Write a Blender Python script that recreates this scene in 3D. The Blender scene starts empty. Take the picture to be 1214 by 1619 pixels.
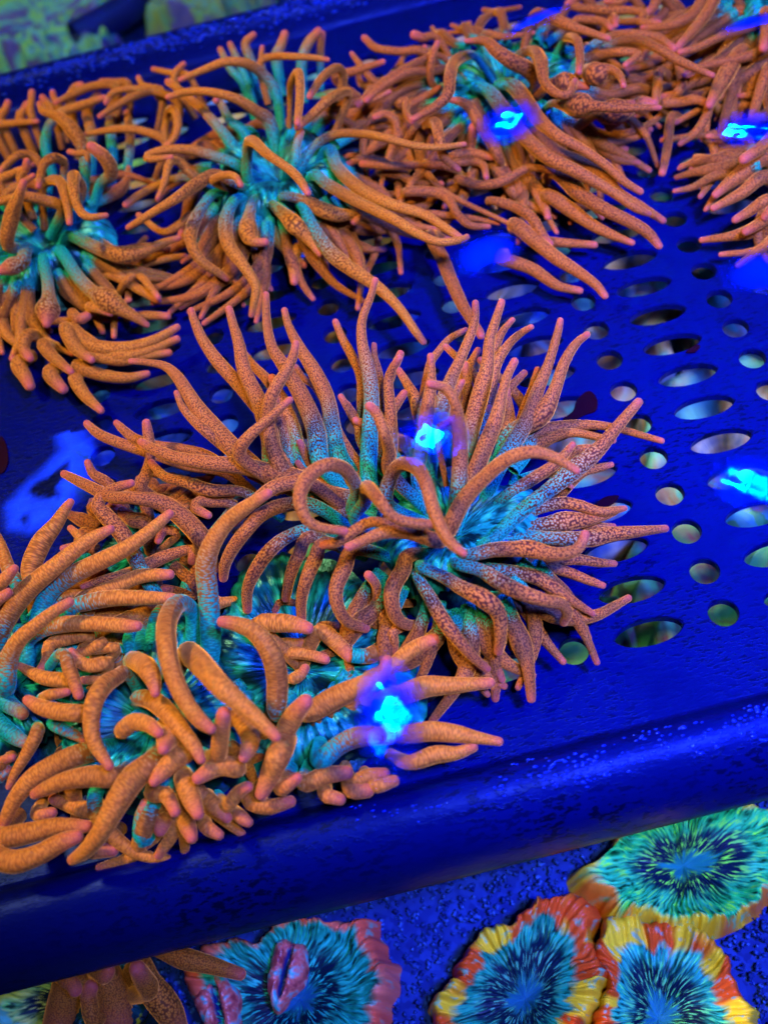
import bpy, math, random
import numpy as np
from mathutils import Vector, Matrix

random.seed(7)
rng = np.random.default_rng(7)
scene = bpy.context.scene
col = scene.collection

# ------------------------------------------------------------------ camera
FOC, DEP, ROLL, DIST = 1700.0, math.radians(55.265), math.radians(14.295), 0.36
FW = np.array([0, math.cos(DEP), -math.sin(DEP)])
R0 = np.array([1.0, 0, 0])
U0 = np.array([0, math.sin(DEP), math.cos(DEP)])
RC = math.cos(ROLL) * R0 - math.sin(ROLL) * U0
UC = math.sin(ROLL) * R0 + math.cos(ROLL) * U0
CAM = -FW * DIST

cd = bpy.data.cameras.new("camera")
cam = bpy.data.objects.new("camera", cd)
col.objects.link(cam)
cam.matrix_world = Matrix(((RC[0], UC[0], -FW[0], CAM[0]), (RC[1], UC[1], -FW[1], CAM[1]),
                           (RC[2], UC[2], -FW[2], CAM[2]), (0, 0, 0, 1)))
cd.sensor_fit = 'VERTICAL'
cd.sensor_height = 24.0
cd.lens = 24.0 * FOC / 1619.0
cd.clip_start, cd.clip_end = 0.01, 20.0
cd.dof.use_dof = True
cd.dof.focus_distance = 0.335
cd.dof.aperture_fstop = 6.5
scene.camera = cam

# ------------------------------------------------------------------ light (reef lamp and added fill lamps, no daylight)
world = bpy.data.worlds.new("World")
scene.world = world
world.use_nodes = True
bg = world.node_tree.nodes["Background"]
bg.inputs[0].default_value = (0.10, 0.12, 1.0, 1)
bg.inputs[1].default_value = 0.010


def area(name, loc, target, size, energy, colour):
    l = bpy.data.lights.new(name, 'AREA')
    l.shape = 'DISK'
    l.size = size
    l.energy = energy
    l.color = colour
    o = bpy.data.objects.new(name, l)
    col.objects.link(o)
    o.location = loc
    o.rotation_euler = (Vector(target) - Vector(loc)).to_track_quat('-Z', 'Y').to_euler()
    return o


area("reef_light_left", (-0.40, 0.12, 0.78), (0.0, 0.05, 0), 0.07, 11.8, (1.0, 0.78, 0.24))
rl_ = area("fill_light_front", (0.10, -0.30, 0.60), (0.13, 0.10, -0.05), 0.05, 1.0, (0.78, 0.82, 0.95))  # added small lamp: front fill, lights what shows through the holes
rl_.data.spread = math.radians(65)
fl_ = area("fill_light_blue", (0.30, -0.30, 0.70), (0.13, 0.01, 0), 0.12, 3.7, (0.03, 0.08, 1.0))  # added blue cone, aimed to brighten the right front of the floor
fl_.data.spread = math.radians(46)

vs = scene.view_settings
vs.view_transform = 'Standard'
vs.look = 'None'
vs.exposure = -0.12
vs.gamma = 1.0
vs.use_curve_mapping = False
scene.cycles.max_bounces = 4
scene.cycles.diffuse_bounces = 2
scene.cycles.glossy_bounces = 2
scene.cycles.transparent_max_bounces = 8
scene.cycles.caustics_reflective = False
scene.cycles.caustics_refractive = False
scene.cycles.use_denoising = True


# ------------------------------------------------------------------ helpers
def at(u, v, z):
    """the place at height z (metres) that the photograph shows at pixel u, v"""
    D = FW * FOC + (u - 607) * RC - (v - 809.5) * UC
    return CAM + D * ((z - CAM[2]) / D[2])


def depth(P):
    return float((P - CAM) @ FW)


def tag(o, label=None, cat=None, group=None, kind=None):
    if label: o["label"] = label
    if cat: o["category"] = cat
    if group: o["group"] = group
    if kind: o["kind"] = kind
    return o


def empty(name, loc):
    o = bpy.data.objects.new(name, None)
    o.empty_display_size = 0.01
    col.objects.link(o)
    o.location = Vector(loc)
    return o


def mesh_obj(name, verts, faces, material, parent=None, smooth=True, attrs=None, uv=None):
    """one mesh object; verts in world coordinates, moved to the parent's frame"""
    V = np.asarray(verts, dtype=np.float64)
    if parent is not None:
        V = V - np.array(parent.location)
    me = bpy.data.meshes.new(name)
    me.from_pydata(V.tolist(), [], [list(map(int, f)) for f in faces])
    if smooth:
        me.polygons.foreach_set("use_smooth", np.ones(len(me.polygons), dtype=bool))
    for k, a in (attrs or {}).items():
        at_ = me.attributes.new(k, 'FLOAT', 'POINT')
        at_.data.foreach_set("value", np.asarray(a, dtype=np.float32))
    if uv is not None:
        lay = me.uv_layers.new(name="UVMap")
        li = np.zeros(len(me.loops), dtype=np.int32)
        me.loops.foreach_get("vertex_index", li)
        lay.data.foreach_set("uv", np.asarray(uv, dtype=np.float32)[li].ravel())
    me.update()
    if material is not None:
        me.materials.append(material)
    o = bpy.data.objects.new(name, me)
    col.objects.link(o)
    if parent is not None:
        o.parent = parent
    return o


class NT:
    """small node-tree writer"""
    def __init__(self, name):
        self.m = bpy.data.materials.new(name)
        self.m.use_nodes = True
        self.t = self.m.node_tree
        self.t.nodes.clear()
        self.out = self.n('ShaderNodeOutputMaterial')

    def n(self, kind, **kw):
        nd = self.t.nodes.new(kind)
        for k, v in kw.items():
            if k.startswith('_'):
                setattr(nd, k[1:], v)
        for k, v in kw.items():
            if not k.startswith('_'):
                self.set(nd, k, v)
        return nd

    def set(self, nd, key, v):
        s = nd.inputs[int(key[1:])] if key[0] == 'i' and key[1:].isdigit() else nd.inputs[key.replace('__', ' ')]
        if isinstance(v, bpy.types.NodeSocket):
            self.t.links.new(v, s)
        else:
            s.default_value = v

    def math(self, op, a, b=0.0, clamp=False):
        nd = self.n('ShaderNodeMath', _operation=op, _use_clamp=clamp)
        self.set(nd, 'i0', a); self.set(nd, 'i1', b)
        return nd.outputs[0]

    def mix(self, f, a, b):
        nd = self.n('ShaderNodeMix', _data_type='RGBA')
        for i, v in ((0, f), (6, a), (7, b)):
            if isinstance(v, tuple) and len(v) == 3: v = (*v, 1)
            self.set(nd, 'i%d' % i, v)
        return nd.outputs[2]

    def ramp(self, f, stops, interp='LINEAR'):
        nd = self.n('ShaderNodeValToRGB')
        cr = nd.color_ramp
        cr.interpolation = interp
        while len(cr.elements) < len(stops): cr.elements.new(0.5)
        for e, (p, c) in zip(cr.elements, stops):
            e.position = p
            e.color = (*c, 1) if len(c) == 3 else c
        self.set(nd, 'i0', f)
        return nd.outputs[0]

    def attr(self, name):
        return self.n('ShaderNodeAttribute', _attribute_name=name).outputs['Fac']

    def mapping(self, vec, scale):
        return self.n('ShaderNodeMapping', Vector=vec, Scale=scale).outputs[0]

    def bump(self, h, strength, dist):
        return self.n('ShaderNodeBump', Height=h, Strength=strength, Distance=dist).outputs[0]

    def done(self, shader):
        self.t.links.new(shader, self.out.inputs['Surface'])
        return self.m


# ------------------------------------------------------------------ materials
def tray_material():
    k = NT("blue_lit_tray_plastic")
    geo = k.n('ShaderNodeTexCoord').outputs['Object']
    n1 = k.n('ShaderNodeTexNoise', Vector=k.mapping(geo, (1, 1, 1)), Scale=28.0, Detail=4.0).outputs[0]
    # short dark scratches: stretched noise, only in some places
    rot = k.n('ShaderNodeMapping', Vector=geo, Rotation=(0, 0, 0.5), Scale=(260, 800, 300)).outputs[0]
    n2 = k.n('ShaderNodeTexNoise', Vector=rot, Scale=1.0, Detail=3.0, Roughness=.6).outputs[0]
    rot2 = k.n('ShaderNodeMapping', Vector=geo, Rotation=(0, 0, -0.9), Scale=(240, 760, 300)).outputs[0]
    n3 = k.n('ShaderNodeTexNoise', Vector=rot2, Scale=1.0, Detail=3.0, Roughness=.6).outputs[0]
    s = k.math('MAXIMUM', k.ramp(n2, [(.55, (0, 0, 0)), (.59, (1, 1, 1))]), k.ramp(n3, [(.57, (0, 0, 0)), (.61, (1, 1, 1))]))
    s = k.math('MULTIPLY', s, k.ramp(n1, [(.40, (.15, .15, .15)), (.60, (1, 1, 1))]))
    base = k.ramp(n1, [(.25, (.0003, .0012, .042)), (.75, (.0005, .0024, .095))])  # blue lamplight put into the colour of the dark plastic
    c = k.mix(k.math('MULTIPLY', s, .9), base, (.0003, .0005, .006))
    c = k.mix(k.math('MULTIPLY', k.attr('pale_patch'), k.ramp(n1, [(.3, (.85, .85, .85)), (.6, (1, 1, 1))])), c, (.01, .07, 1.0))
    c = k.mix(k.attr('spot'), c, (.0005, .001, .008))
    # fine dirt film
    n4 = k.n('ShaderNodeTexNoise', Vector=geo, Scale=14.0, Detail=6.0, Roughness=.7).outputs[0]
    c = k.mix(k.ramp(n4, [(.42, (0, 0, 0)), (.62, (.6, .6, .6))]), c, (.0004, .0008, .016))
    b = k.bump(k.math('ADD', n2, s), .28, .0004)
    p = k.n('ShaderNodeBsdfPrincipled', Base__Color=c, Roughness=k.ramp(n4, [(.3, (.25, .25, .25)), (.7, (.5, .5, .5))]), Normal=b)
    p.inputs['Specular Tint'].default_value = (.05, .12, 1, 1)  # highlights tinted blue, as blue lamps would make them
    p.inputs['Specular IOR Level'].default_value = .3
    return k.done(p.outputs[0])


def plain(name, c, rough=.5, spec=None, bump=None):
    k = NT(name)
    p = k.n('ShaderNodeBsdfPrincipled', Roughness=rough)
    co = k.n('ShaderNodeTexCoord').outputs['Object']
    n = k.n('ShaderNodeTexNoise', Vector=co, Scale=bump[0] if bump else 80.0, Detail=4.0).outputs[0]
    k.set(p, 'Base__Color', k.mix(n, tuple(x * .75 for x in c), tuple(min(1, x * 1.2) for x in c)))
    if bump: k.set(p, 'Normal', k.bump(n, bump[1], bump[2]))
    if spec: p.inputs['Specular Tint'].default_value = (*spec, 1)
    return k.done(p.outputs[0])


def flesh_material(name, light, dark, cell, stretch, pink, contrast=1.0, root=(.11, .045, .016)):
    """tentacle skin: net of fine spots, green at the root, pink at the tip"""
    k = NT(name)
    uv = k.n('ShaderNodeTexCoord').outputs['UV']
    shade = k.attr("young"); swell = k.attr("swell"); green = k.attr("green"); tip = k.attr("tip")  # root_tone: darker pigment towards the root
    ob = k.n('ShaderNodeObjectInfo').outputs['Random']
    off = k.n('ShaderNodeCombineXYZ', X=k.math('MULTIPLY', ob, 37.0), Y=k.math('MULTIPLY', ob, 91.0)).outputs[0]
    vec = k.n('ShaderNodeVectorMath', _operation='ADD', i0=k.mapping(uv, (1 / stretch[0], 1 / stretch[1], 1)), i1=off).outputs[0]
    wob = k.n('ShaderNodeTexNoise', _noise_dimensions='2D', Vector=vec, Scale=1.1 * cell, Detail=1.0)
    wv = k.n('ShaderNodeVectorMath', _operation='SCALE', i0=wob.outputs['Color']); wv.inputs['Scale'].default_value = .45 / cell
    vec2 = k.n('ShaderNodeVectorMath', _operation='ADD', i0=vec, i1=wv.outputs[0]).outputs[0]
    vo = k.n('ShaderNodeTexVoronoi', _voronoi_dimensions='2D', Vector=vec2, Scale=cell)
    vb = k.n('ShaderNodeTexVoronoi', _voronoi_dimensions='2D', Vector=vec2, Scale=cell * .8)
    d = k.n('ShaderNodeMix', i0=swell, i2=vo.outputs['Distance'], i3=vb.outputs['Distance']).outputs[0]
    pat = k.ramp(d, [(.20, (1, 1, 1)), (.58, (0, 0, 0))])
    amt = k.math('ADD', .58 * contrast, k.math('MULTIPLY', swell, .15))
    pat = k.math('SUBTRACT', 1.0, k.math('MULTIPLY', k.math('SUBTRACT', 1.0, pat), amt), True)
    big = k.n('ShaderNodeTexNoise', _noise_dimensions='2D', Vector=vec, Scale=.35, Detail=2.0).outputs[0]
    lit = k.mix(k.math('MULTIPLY', big, .9), light, tuple(light[i] * (.80, .62, .6)[i] for i in range(3)))
    c = k.mix(pat, dark, lit)
    c = k.mix(k.math('MULTIPLY', k.math('SUBTRACT', ob, .5), .5, True), c, dark)
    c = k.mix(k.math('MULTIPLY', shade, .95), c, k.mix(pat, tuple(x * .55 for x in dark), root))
    gp = k.mix(pat, (.002, .036, .032), (.004, .27, .18))
    gs = k.math('ADD', k.math('MULTIPLY', green, 1.5), k.math('MULTIPLY', k.math('SUBTRACT', pat, .75), 1.1))
    gs = k.math('MULTIPLY', k.ramp(gs, [(.25, (0, 0, 0)), (.75, (1, 1, 1))]), k.ramp(green, [(0.0, (0, 0, 0)), (.12, (1, 1, 1))]))
    c = k.mix(gs, c, gp)
    c = k.mix(k.math('MULTIPLY', tip, .85), c, pink)
    p = k.n('ShaderNodeBsdfPrincipled', Base__Color=c, Roughness=.55,
            Normal=k.bump(k.math('ADD', pat, k.math('MULTIPLY', big, .3)), .3, .00025))
    p.inputs['Specular IOR Level'].default_value = .15
    p.inputs['Specular Tint'].default_value = (1, .5, .3, 1)
    p.inputs['Sheen Weight'].default_value = 1.0
    p.inputs['Sheen Roughness'].default_value = .30
    k.set(p, 'Sheen__Tint', k.mix(gs, (1, .36, .05, 1), (.005, .40, .25, 1)))
    p.inputs['Subsurface Weight'].default_value = .45
    p.inputs['Subsurface Radius'].default_value = (1.0, .40, .20)
    p.inputs['Subsurface Scale'].default_value = .0008
    return k.done(p.outputs[0])


def disc_material(name, lo, mid, hi):
    k = NT(name)
    uv = k.n('ShaderNodeTexCoord').outputs['UV']          # u: turn, v: 0 centre .. 1 rim
    st = k.n('ShaderNodeTexNoise', Vector=k.mapping(uv, (70, 5, 1)), Scale=1.0, Detail=4.0, Roughness=.65).outputs[0]
    pa = k.n('ShaderNodeTexNoise', Vector=k.mapping(uv, (9, 3.5, 1)), Scale=1.0, Detail=2.0).outputs[0]
    c = k.ramp(st, [(.38, lo), (.55, mid), (.62, mid), (.70, hi)])
    c = k.mix(k.ramp(pa, [(.40, (1, 1, 1)), (.58, (0, 0, 0))]), c, tuple(x * .6 for x in lo))
    p = k.n('ShaderNodeBsdfPrincipled', Base__Color=c, Roughness=.3, Normal=k.bump(st, .6, .001))
    p.inputs['Specular Tint'].default_value = (.2, .7, 1, 1)
    return k.done(p.outputs[0])


def coral_material(name, rim_a, rim_b, mid_a, mid_b, streak, core, seed, rim0=.62):
    k = NT(name)
    uv = k.n('ShaderNodeTexCoord').outputs['UV']          # u: turn, v: radius
    sep = k.n('ShaderNodeSeparateXYZ', i0=uv)
    v = sep.outputs[1]
    off = k.n('ShaderNodeVectorMath', _operation='ADD', i0=uv, i1=(seed, seed * .37, 0)).outputs[0]
    fine = k.n('ShaderNodeTexNoise', Vector=k.mapping(off, (130, 7, 1)), Scale=1.0, Detail=3.0).outputs[0]
    broad = k.n('ShaderNodeTexNoise', Vector=k.mapping(off, (26, 2.2, 1)), Scale=1.0, Detail=3.0).outputs[0]
    patch = k.n('ShaderNodeTexNoise', Vector=k.mapping(off, (15, 1.0, 1)), Scale=1.0, Detail=1.0).outputs[0]
    rimc = k.mix(k.ramp(patch, [(.46, (0, 0, 0)), (.53, (1, 1, 1))]), rim_a, rim_b)
    rimc = k.mix(k.math('MULTIPLY', fine, .5), rimc, tuple(x * .35 for x in rim_a))
    mott = k.n('ShaderNodeTexNoise', Vector=k.mapping(off, (60, 9, 1)), Scale=1.0, Detail=4.0).outputs[0]
    rimc = k.mix(k.ramp(mott, [(.56, (0, 0, 0)), (.66, (.7, .7, .7))]), rimc, mid_b)
    mid = k.mix(k.ramp(broad, [(.38, (0, 0, 0)), (.62, (1, 1, 1))]), mid_a, mid_b)
    mid = k.mix(k.ramp(fine, [(.54, (0, 0, 0)), (.66, (1, 1, 1))]), mid, streak)
    mid = k.mix(k.ramp(fine, [(.34, (1, 1, 1)), (.50, (0, 0, 0))]), mid, tuple(x * .06 for x in mid_a))
    mid = k.mix(k.ramp(v, [(.35, (.75, .75, .75)), (.62, (0, 0, 0))]), mid, k.mix(fine, tuple(x * .25 for x in mid_a), (.02, .34, .16)))
    jag = k.math('ADD', v, k.math('MULTIPLY', k.math('SUBTRACT', broad, .5), .42))
    c = k.mix(k.ramp(jag, [(rim0, (0, 0, 0)), (rim0 + .07, (1, 1, 1))]), mid, rimc)
    jag2 = k.math('ADD', v, k.math('ADD', k.math('MULTIPLY', k.math('SUBTRACT', fine, .5), .38), k.math('MULTIPLY', k.math('SUBTRACT', broad, .5), .5)))
    dk = k.ramp(jag2, [(.14, (0, 0, 0)), (.22, (1, 1, 1)), (.40, (1, 1, 1)), (.56, (0, 0, 0))])
    c = k.mix(dk, c, k.mix(k.ramp(fine, [(.56, (0, 0, 0)), (.60, (1, 1, 1))]), (.002, .012, .03), streak))
    c = k.mix(k.ramp(jag2, [(.14, (1, 1, 1)), (.20, (0, 0, 0))]), c, core)
    p = k.n('ShaderNodeBsdfPrincipled', Base__Color=c, Roughness=.4, Normal=k.bump(fine, .4, .0010))
    p.inputs['Specular IOR Level'].default_value = .15
    return k.done(p.outputs[0])


def sand_material():
    k = NT("blue_lit_sand")
    co = k.n('ShaderNodeTexCoord').outputs['Object']
    vo = k.n('ShaderNodeTexVoronoi', Vector=co, Scale=420.0)
    n = k.n('ShaderNodeTexNoise', Vector=co, Scale=25.0, Detail=5.0).outputs[0]
    c = k.mix(k.n('ShaderNodeSeparateColor', i0=vo.outputs['Color']).outputs[0], (.002, .012, .10), (.010, .04, .22))
    c = k.mix(k.ramp(n, [(.35, (.6, .6, .6)), (.6, (0, 0, 0))]), c, (.001, .006, .09))
    p = k.n('ShaderNodeBsdfPrincipled', Base__Color=c, Roughness=.7, Normal=k.bump(vo.outputs['Distance'], -.8, .0015))
    p.inputs['Specular IOR Level'].default_value = .08
    return k.done(p.outputs[0])


def grain_material():
    k = NT("sand_grain")
    co = k.n('ShaderNodeTexCoord').outputs['Object']
    n = k.n('ShaderNodeTexNoise', Vector=co, Scale=330.0, Detail=2.0).outputs[0]
    c = k.ramp(n, [(.35, (.002, .008, .07)), (.5, (.006, .03, .16)), (.68, (.03, .10, .36))])
    p = k.n('ShaderNodeBsdfPrincipled', Base__Color=c, Roughness=.6)
    p.inputs['Specular IOR Level'].default_value = .1
    return k.done(p.outputs[0])


def water_material(name, sharp, rough, tint=.85, ior=1.33):
    """a water skin: mostly see-through, mirrors the lamps"""
    k = NT(name)
    fr = k.n('ShaderNodeFresnel', IOR=ior).outputs[0]
    co = k.n('ShaderNodeTexCoord').outputs['Object']
    n = k.n('ShaderNodeTexNoise', Vector=co, Scale=150.0, Detail=1.0).outputs[0]
    b = k.bump(n, .06, .001)
    g1 = k.n('ShaderNodeBsdfGlossy', Color=(.0, .05 if sharp > .2 else .40, 1, 1), Roughness=sharp, Normal=b)  # mirror colour tinted blue to deepen the glints
    g2 = k.n('ShaderNodeBsdfGlossy', Color=(.0, .04, 1, 1), Roughness=rough)
    gm = k.n('ShaderNodeMixShader', i0=.55, i1=g1.outputs[0], i2=g2.outputs[0])
    tr = k.n('ShaderNodeBsdfTransparent', Color=k.mix(k.math('MULTIPLY', k.attr('film'), tint), (1, 1, 1), (.10, .16, 1)))  # blue glare painted into the see-through colour
    mx = k.n('ShaderNodeMixShader', i0=k.math('MULTIPLY', fr, k.attr('film')), i1=tr.outputs[0], i2=gm.outputs[0])
    return k.done(mx.outputs[0])


def emitter(name, c, s):
    k = NT(name)
    e = k.n('ShaderNodeEmission', Color=(*c, 1), Strength=s)
    k.m.cycles.emission_sampling = 'NONE'
    return k.done(e.outputs[0])


M_TRAY = tray_material()
M_SAND = sand_material()
M_GRAIN = grain_material()
M_BUBBLE_GLINT = plain("bubble_glint_skin", (.002, .012, .30), .15, (.2, .4, 1))  # bright blue stands in for wet glints on the rim

# ------------------------------------------------------------------ setting: sand floor of the tank
SZ = -0.12


def grid_sheet(name, x0, x1, y0, y1, n, z, amp, material):
    xs, ys = np.linspace(x0, x1, n), np.linspace(y0, y1, n)
    V = [(x, y, z + amp * (math.sin(x * 41 + 1) * math.cos(y * 37) + .5 * math.sin(x * 97 + y * 61))) for y in ys for x in xs]
    Fc = [(j * n + i, j * n + i + 1, (j + 1) * n + i + 1, (j + 1) * n + i) for j in range(n - 1) for i in range(n - 1)]
    return mesh_obj(name, V, Fc, material)


tag(grid_sheet("sand", -1.6, 1.8, -1.2, 2.4, 90, SZ, .0012, M_SAND), "blue lit sand covering the tank bottom below the tray", kind="structure")

# ------------------------------------------------------------------ tray
LX, LY = 0.0642451 * DIST, 0.0420561 * DIST          # hole pitch: circle to slot, row to row
OX, OY = 0.2529121 * DIST, 0.0688839 * DIST
X0, X1, YN, YF = -0.215, 0.330, -0.093, 0.283
tray = empty("perforated_tray", (0.05, 0.09, 0.0))
tag(tray, "blue lit perforated plastic tray with rows of oval slots and round holes holding the anemones", "tray")
TH = 0.003


def poly_mask(px, x, y, soft):
    """1 inside the outline seen at px on the tray floor, fading over soft metres"""
    P = np.array([at(u, v, 0)[:2] for u, v in px])
    best, inside = 9.0, False
    for k in range(len(P)):
        a, b = P[k - 1], P[k]
        t = np.clip(((x - a[0]) * (b[0] - a[0]) + (y - a[1]) * (b[1] - a[1])) / ((b - a) @ (b - a)), 0, 1)
        best = min(best, math.hypot(x - a[0] - t * (b[0] - a[0]), y - a[1] - t * (b[1] - a[1])))
        if (a[1] > y) != (b[1] > y) and x < (b[0] - a[0]) * (y - a[1]) / (b[1] - a[1]) + a[0]: inside = not inside
    d = best if inside else -best
    return float(np.clip(.5 + d / soft, 0, 1))


PALE_PATCH = [(62, 668), (100, 662), (130, 682), (146, 712), (142, 745), (118, 785), (85, 822), (48, 838), (18, 832), (14, 800), (40, 770), (75, 738), (100, 712), (92, 686)]  # outline of the pale blue area on the floor
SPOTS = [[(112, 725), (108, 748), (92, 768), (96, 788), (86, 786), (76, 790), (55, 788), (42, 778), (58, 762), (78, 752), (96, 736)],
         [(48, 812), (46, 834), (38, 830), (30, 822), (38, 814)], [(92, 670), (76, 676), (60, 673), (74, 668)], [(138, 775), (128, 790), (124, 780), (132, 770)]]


def tray_floor():
    V, Fc = [], []

    def vid(x, y, z):
        V.append((x, y, z)); return len(V) - 1
    I0, I1, J0, J1 = -8, 10, -15, 6                    # hole columns and rows
    N = 32
    for i in range(I0, I1 + 1):
        for j in range(J0, J1 + 1):
            cx, cy = OX + i * LX, OY - j * LY
            if i % 2 == 0: a = b = .00445
            else: a, b = .0104, .0044
            sq, top, mid, bot = [], [], [], []
            for k in range(N):
                t = 2 * math.pi * k / N
                c, s = math.cos(t), math.sin(t)
                m = max(abs(c), abs(s))
                sx, sy = (c / m) * LX / 2, (s / m) * LY / 2
                sq.append(vid(cx + sx, cy + sy, 0))
                px = math.copysign(abs(c) ** (1.0 if i % 2 == 0 else .92), c)
                py = math.copysign(abs(s) ** (1.0 if i % 2 == 0 else 1.18), s)
                top.append(vid(cx + a * px * 1.05, cy + b * py * 1.07, 0))
                mid.append(vid(cx + a * px, cy + b * py, -.0005))
                bot.append(vid(cx + a * px, cy + b * py, -TH))
            for k in range(N):
                q = (k + 1) % N
                Fc += [(sq[k], sq[q], top[q], top[k]), (top[k], top[q], mid[q], mid[k]), (mid[k], mid[q], bot[q], bot[k])]
    xa, xb = OX + (I0 - .5) * LX, OX + (I1 + .5) * LX
    ya, yb = OY - (J1 + .5) * LY, OY - (J0 - .5) * LY
    for (p, q, r, s) in ((X0, xa, YN, YF), (xb, X1, YN, YF), (xa, xb, YN, ya), (xa, xb, yb, YF)):
        if q > p and s > r:
            fine = .0018 if q < OX - 8 * LX else .02
            nx, ny = max(1, int((q - p) / fine)), max(1, int((s - r) / fine))
            g = [[vid(p + (q - p) * ii / nx, r + (s - r) * jj / ny, 0) for ii in range(nx + 1)] for jj in range(ny + 1)]
            for jj in range(ny):
                for ii in range(nx):
                    Fc.append((g[jj][ii], g[jj][ii + 1], g[jj + 1][ii + 1], g[jj + 1][ii]))
    return V, Fc


V, Fc = tray_floor()
pal, spo = np.zeros(len(V)), np.zeros(len(V))
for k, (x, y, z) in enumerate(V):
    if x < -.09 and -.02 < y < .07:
        pal[k] = poly_mask(PALE_PATCH, x, y, .006)
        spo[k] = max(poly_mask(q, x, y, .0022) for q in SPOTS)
fl = mesh_obj("floor_plate", V, Fc, M_TRAY, tray, smooth=False, attrs={"pale_patch": pal, "spot": spo})


def sweep(name, prof, a, b, axis, n=60):
    """profile (offset across, z) swept from a to b along an axis"""
    V, Fc = [], []
    m = len(prof)
    for k in range(n + 1):
        t = a + (b - a) * k / n
        for (o, z) in prof:
            V.append((t, o, z) if axis == 'x' else (o, t, z))
    for k in range(n):
        for q in range(m - 1):
            p = k * m + q
            Fc.append((p, p + 1, p + m + 1, p + m) if axis == 'x' else (p, p + m, p + m + 1, p + 1))
    return mesh_obj(name, V, Fc, M_TRAY, tray)


def rim_profile(y, s):
    pts = [(0, 0), (-.0006, .0003), (-.0015, .0012), (-.0035, .005), (-.0055, .0092), (-.0075, .0115), (-.010, .0125), (-.0135, .0120), (-.017, .0102),
           (-.0205, .0070), (-.0232, .002), (-.0246, -.004), (-.0250, -.012), (-.0247, -.018), (-.0225, -.0185), (-.0222, -.010)]
    out = []
    for (p, z), (p2, z2) in zip(pts[:-1], pts[1:]):
        out += [(y + s * p, z), (y + s * (p + p2) / 2, (z + z2) / 2)]
    return out + [(y + s * pts[-1][0], pts[-1][1])]


near = sweep("rim", rim_profile(YN, 1), X0 - .024, X1 + .024, 'x'); near["label"] = "wide rounded front rim with tiny air bubbles and glints"
far = sweep("rim", rim_profile(YF, -1), X0 - .024, X1 + .024, 'x'); far["label"] = "dark rounded back rim at the top left"
sweep("end_wall", rim_profile(X0, 1), YN - .02, YF + .02, 'y')
sweep("end_wall", rim_profile(X1, -1), YN - .02, YF + .02, 'y')


def outline_mesh(name, px, z, thick, material, parent, label=None):
    P = [at(u, v, z) for (u, v) in px]
    n = len(P)
    # close the outline with a smooth curve
    Q = []
    for k in range(n):
        p0, p1, p2, p3 = P[k - 1], P[k], P[(k + 1) % n], P[(k + 2) % n]
        for t in np.linspace(0, 1, 6, endpoint=False):
            Q.append(.5 * ((2 * p1) + (-p0 + p2) * t + (2 * p0 - 5 * p1 + 4 * p2 - p3) * t * t + (-p0 + 3 * p1 - 3 * p2 + p3) * t ** 3))
    Q = np.array(Q); m = len(Q)
    V = list(Q) + list(Q - np.array([0, 0, thick]))
    Fc = [tuple(range(m))] + [(k, m + k, m + (k + 1) % m, (k + 1) % m) for k in range(m)]
    o = mesh_obj(name, V, Fc, material, parent, smooth=False)
    if label: o["label"] = label
    return o


M_SPOT_RED = plain("maroon_spot", (.007, .0005, .003), .6, (.1, .02, .1))  # dark maroon spots on the tray floor
outline_mesh("maroon_blot", [(930, 618), (943, 630), (942, 648), (925, 655), (905, 664), (890, 662), (905, 650), (912, 632)], .0008, .0005, M_SPOT_RED, tray)
outline_mesh("maroon_blot", [(1100, 545), (1106, 548), (1098, 556), (1084, 556)], .0008, .0005, M_SPOT_RED, tray)
outline_mesh("maroon_blot", [(978, 784), (962, 800), (940, 800), (955, 786)], .0008, .0005, M_SPOT_RED, tray)
outline_mesh("maroon_blot", [(2, 690), (12, 710), (12, 735), (0, 748), (-10, 720)], .0008, .0005, M_SPOT_RED, tray)


def bubbles(name, spots, label):
    """many tiny air bubbles and wet glints as one mesh"""
    V, Fc = [], []
    for (x, y, z, r) in spots:
        b = len(V)
        nr, ns = 4, 8
        V.append((x, y, z + r))
        for i in range(1, nr):
            t = math.pi * i / nr
            for k in range(ns):
                V.append((x + 2.2 * r * math.sin(t) * math.cos(k * math.tau / ns), y + r * math.sin(t) * math.sin(k * math.tau / ns), z + r * math.cos(t)))  # stretched along the rim to read as streaky glints
        V.append((x, y, z - r)); e = len(V) - 1
        for k in range(ns):
            q = (k + 1) % ns
            Fc.append((b, b + 1 + k, b + 1 + q))
            for i in range(nr - 2):
                p = b + 1 + i * ns
                Fc.append((p + k, p + ns + k, p + ns + q, p + q))
            p = b + 1 + (nr - 2) * ns
            Fc.append((p + k, e, p + q))
    return tag(mesh_obj(name, V, Fc, M_BUBBLE_GLINT, tray), label, kind="stuff")


def rim_z(o, prof):
    ys = [p[0] for p in prof[:24]]; zs = [p[1] for p in prof[:24]]
    return float(np.interp(-o, [-y for y in ys], zs))


prof0 = rim_profile(0, 1)
sp = []
for _ in range(70):
    x0 = rng.uniform(-.03, .12) if rng.random() < .35 else rng.uniform(.02, .12)
    o0 = -.0120 + rng.normal(0, .0026)
    for _ in range(int(rng.integers(2, 9))):
        x, o = x0 + rng.normal(0, .0035), o0 + rng.normal(0, .0009)
        if -.019 < o < -.005:
            sp.append((x, YN + o, rim_z(o, prof0), rng.uniform(.00015, .00042)))
bubbles("rim_bubble_glints", sp, "tiny air bubbles and wet glints on the front rim")
sp = []
for _ in range(700):
    x = rng.uniform(-.15, .08)
    o = .0075 + rng.normal(0, .0016)
    sp.append((x, YF + o, rim_z(-o, prof0) + .0002, rng.uniform(.0003, .0007)))
bubbles("rim_bubble_glints", sp, "tiny air bubbles and wet glints along the crest of the back rim")

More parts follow.
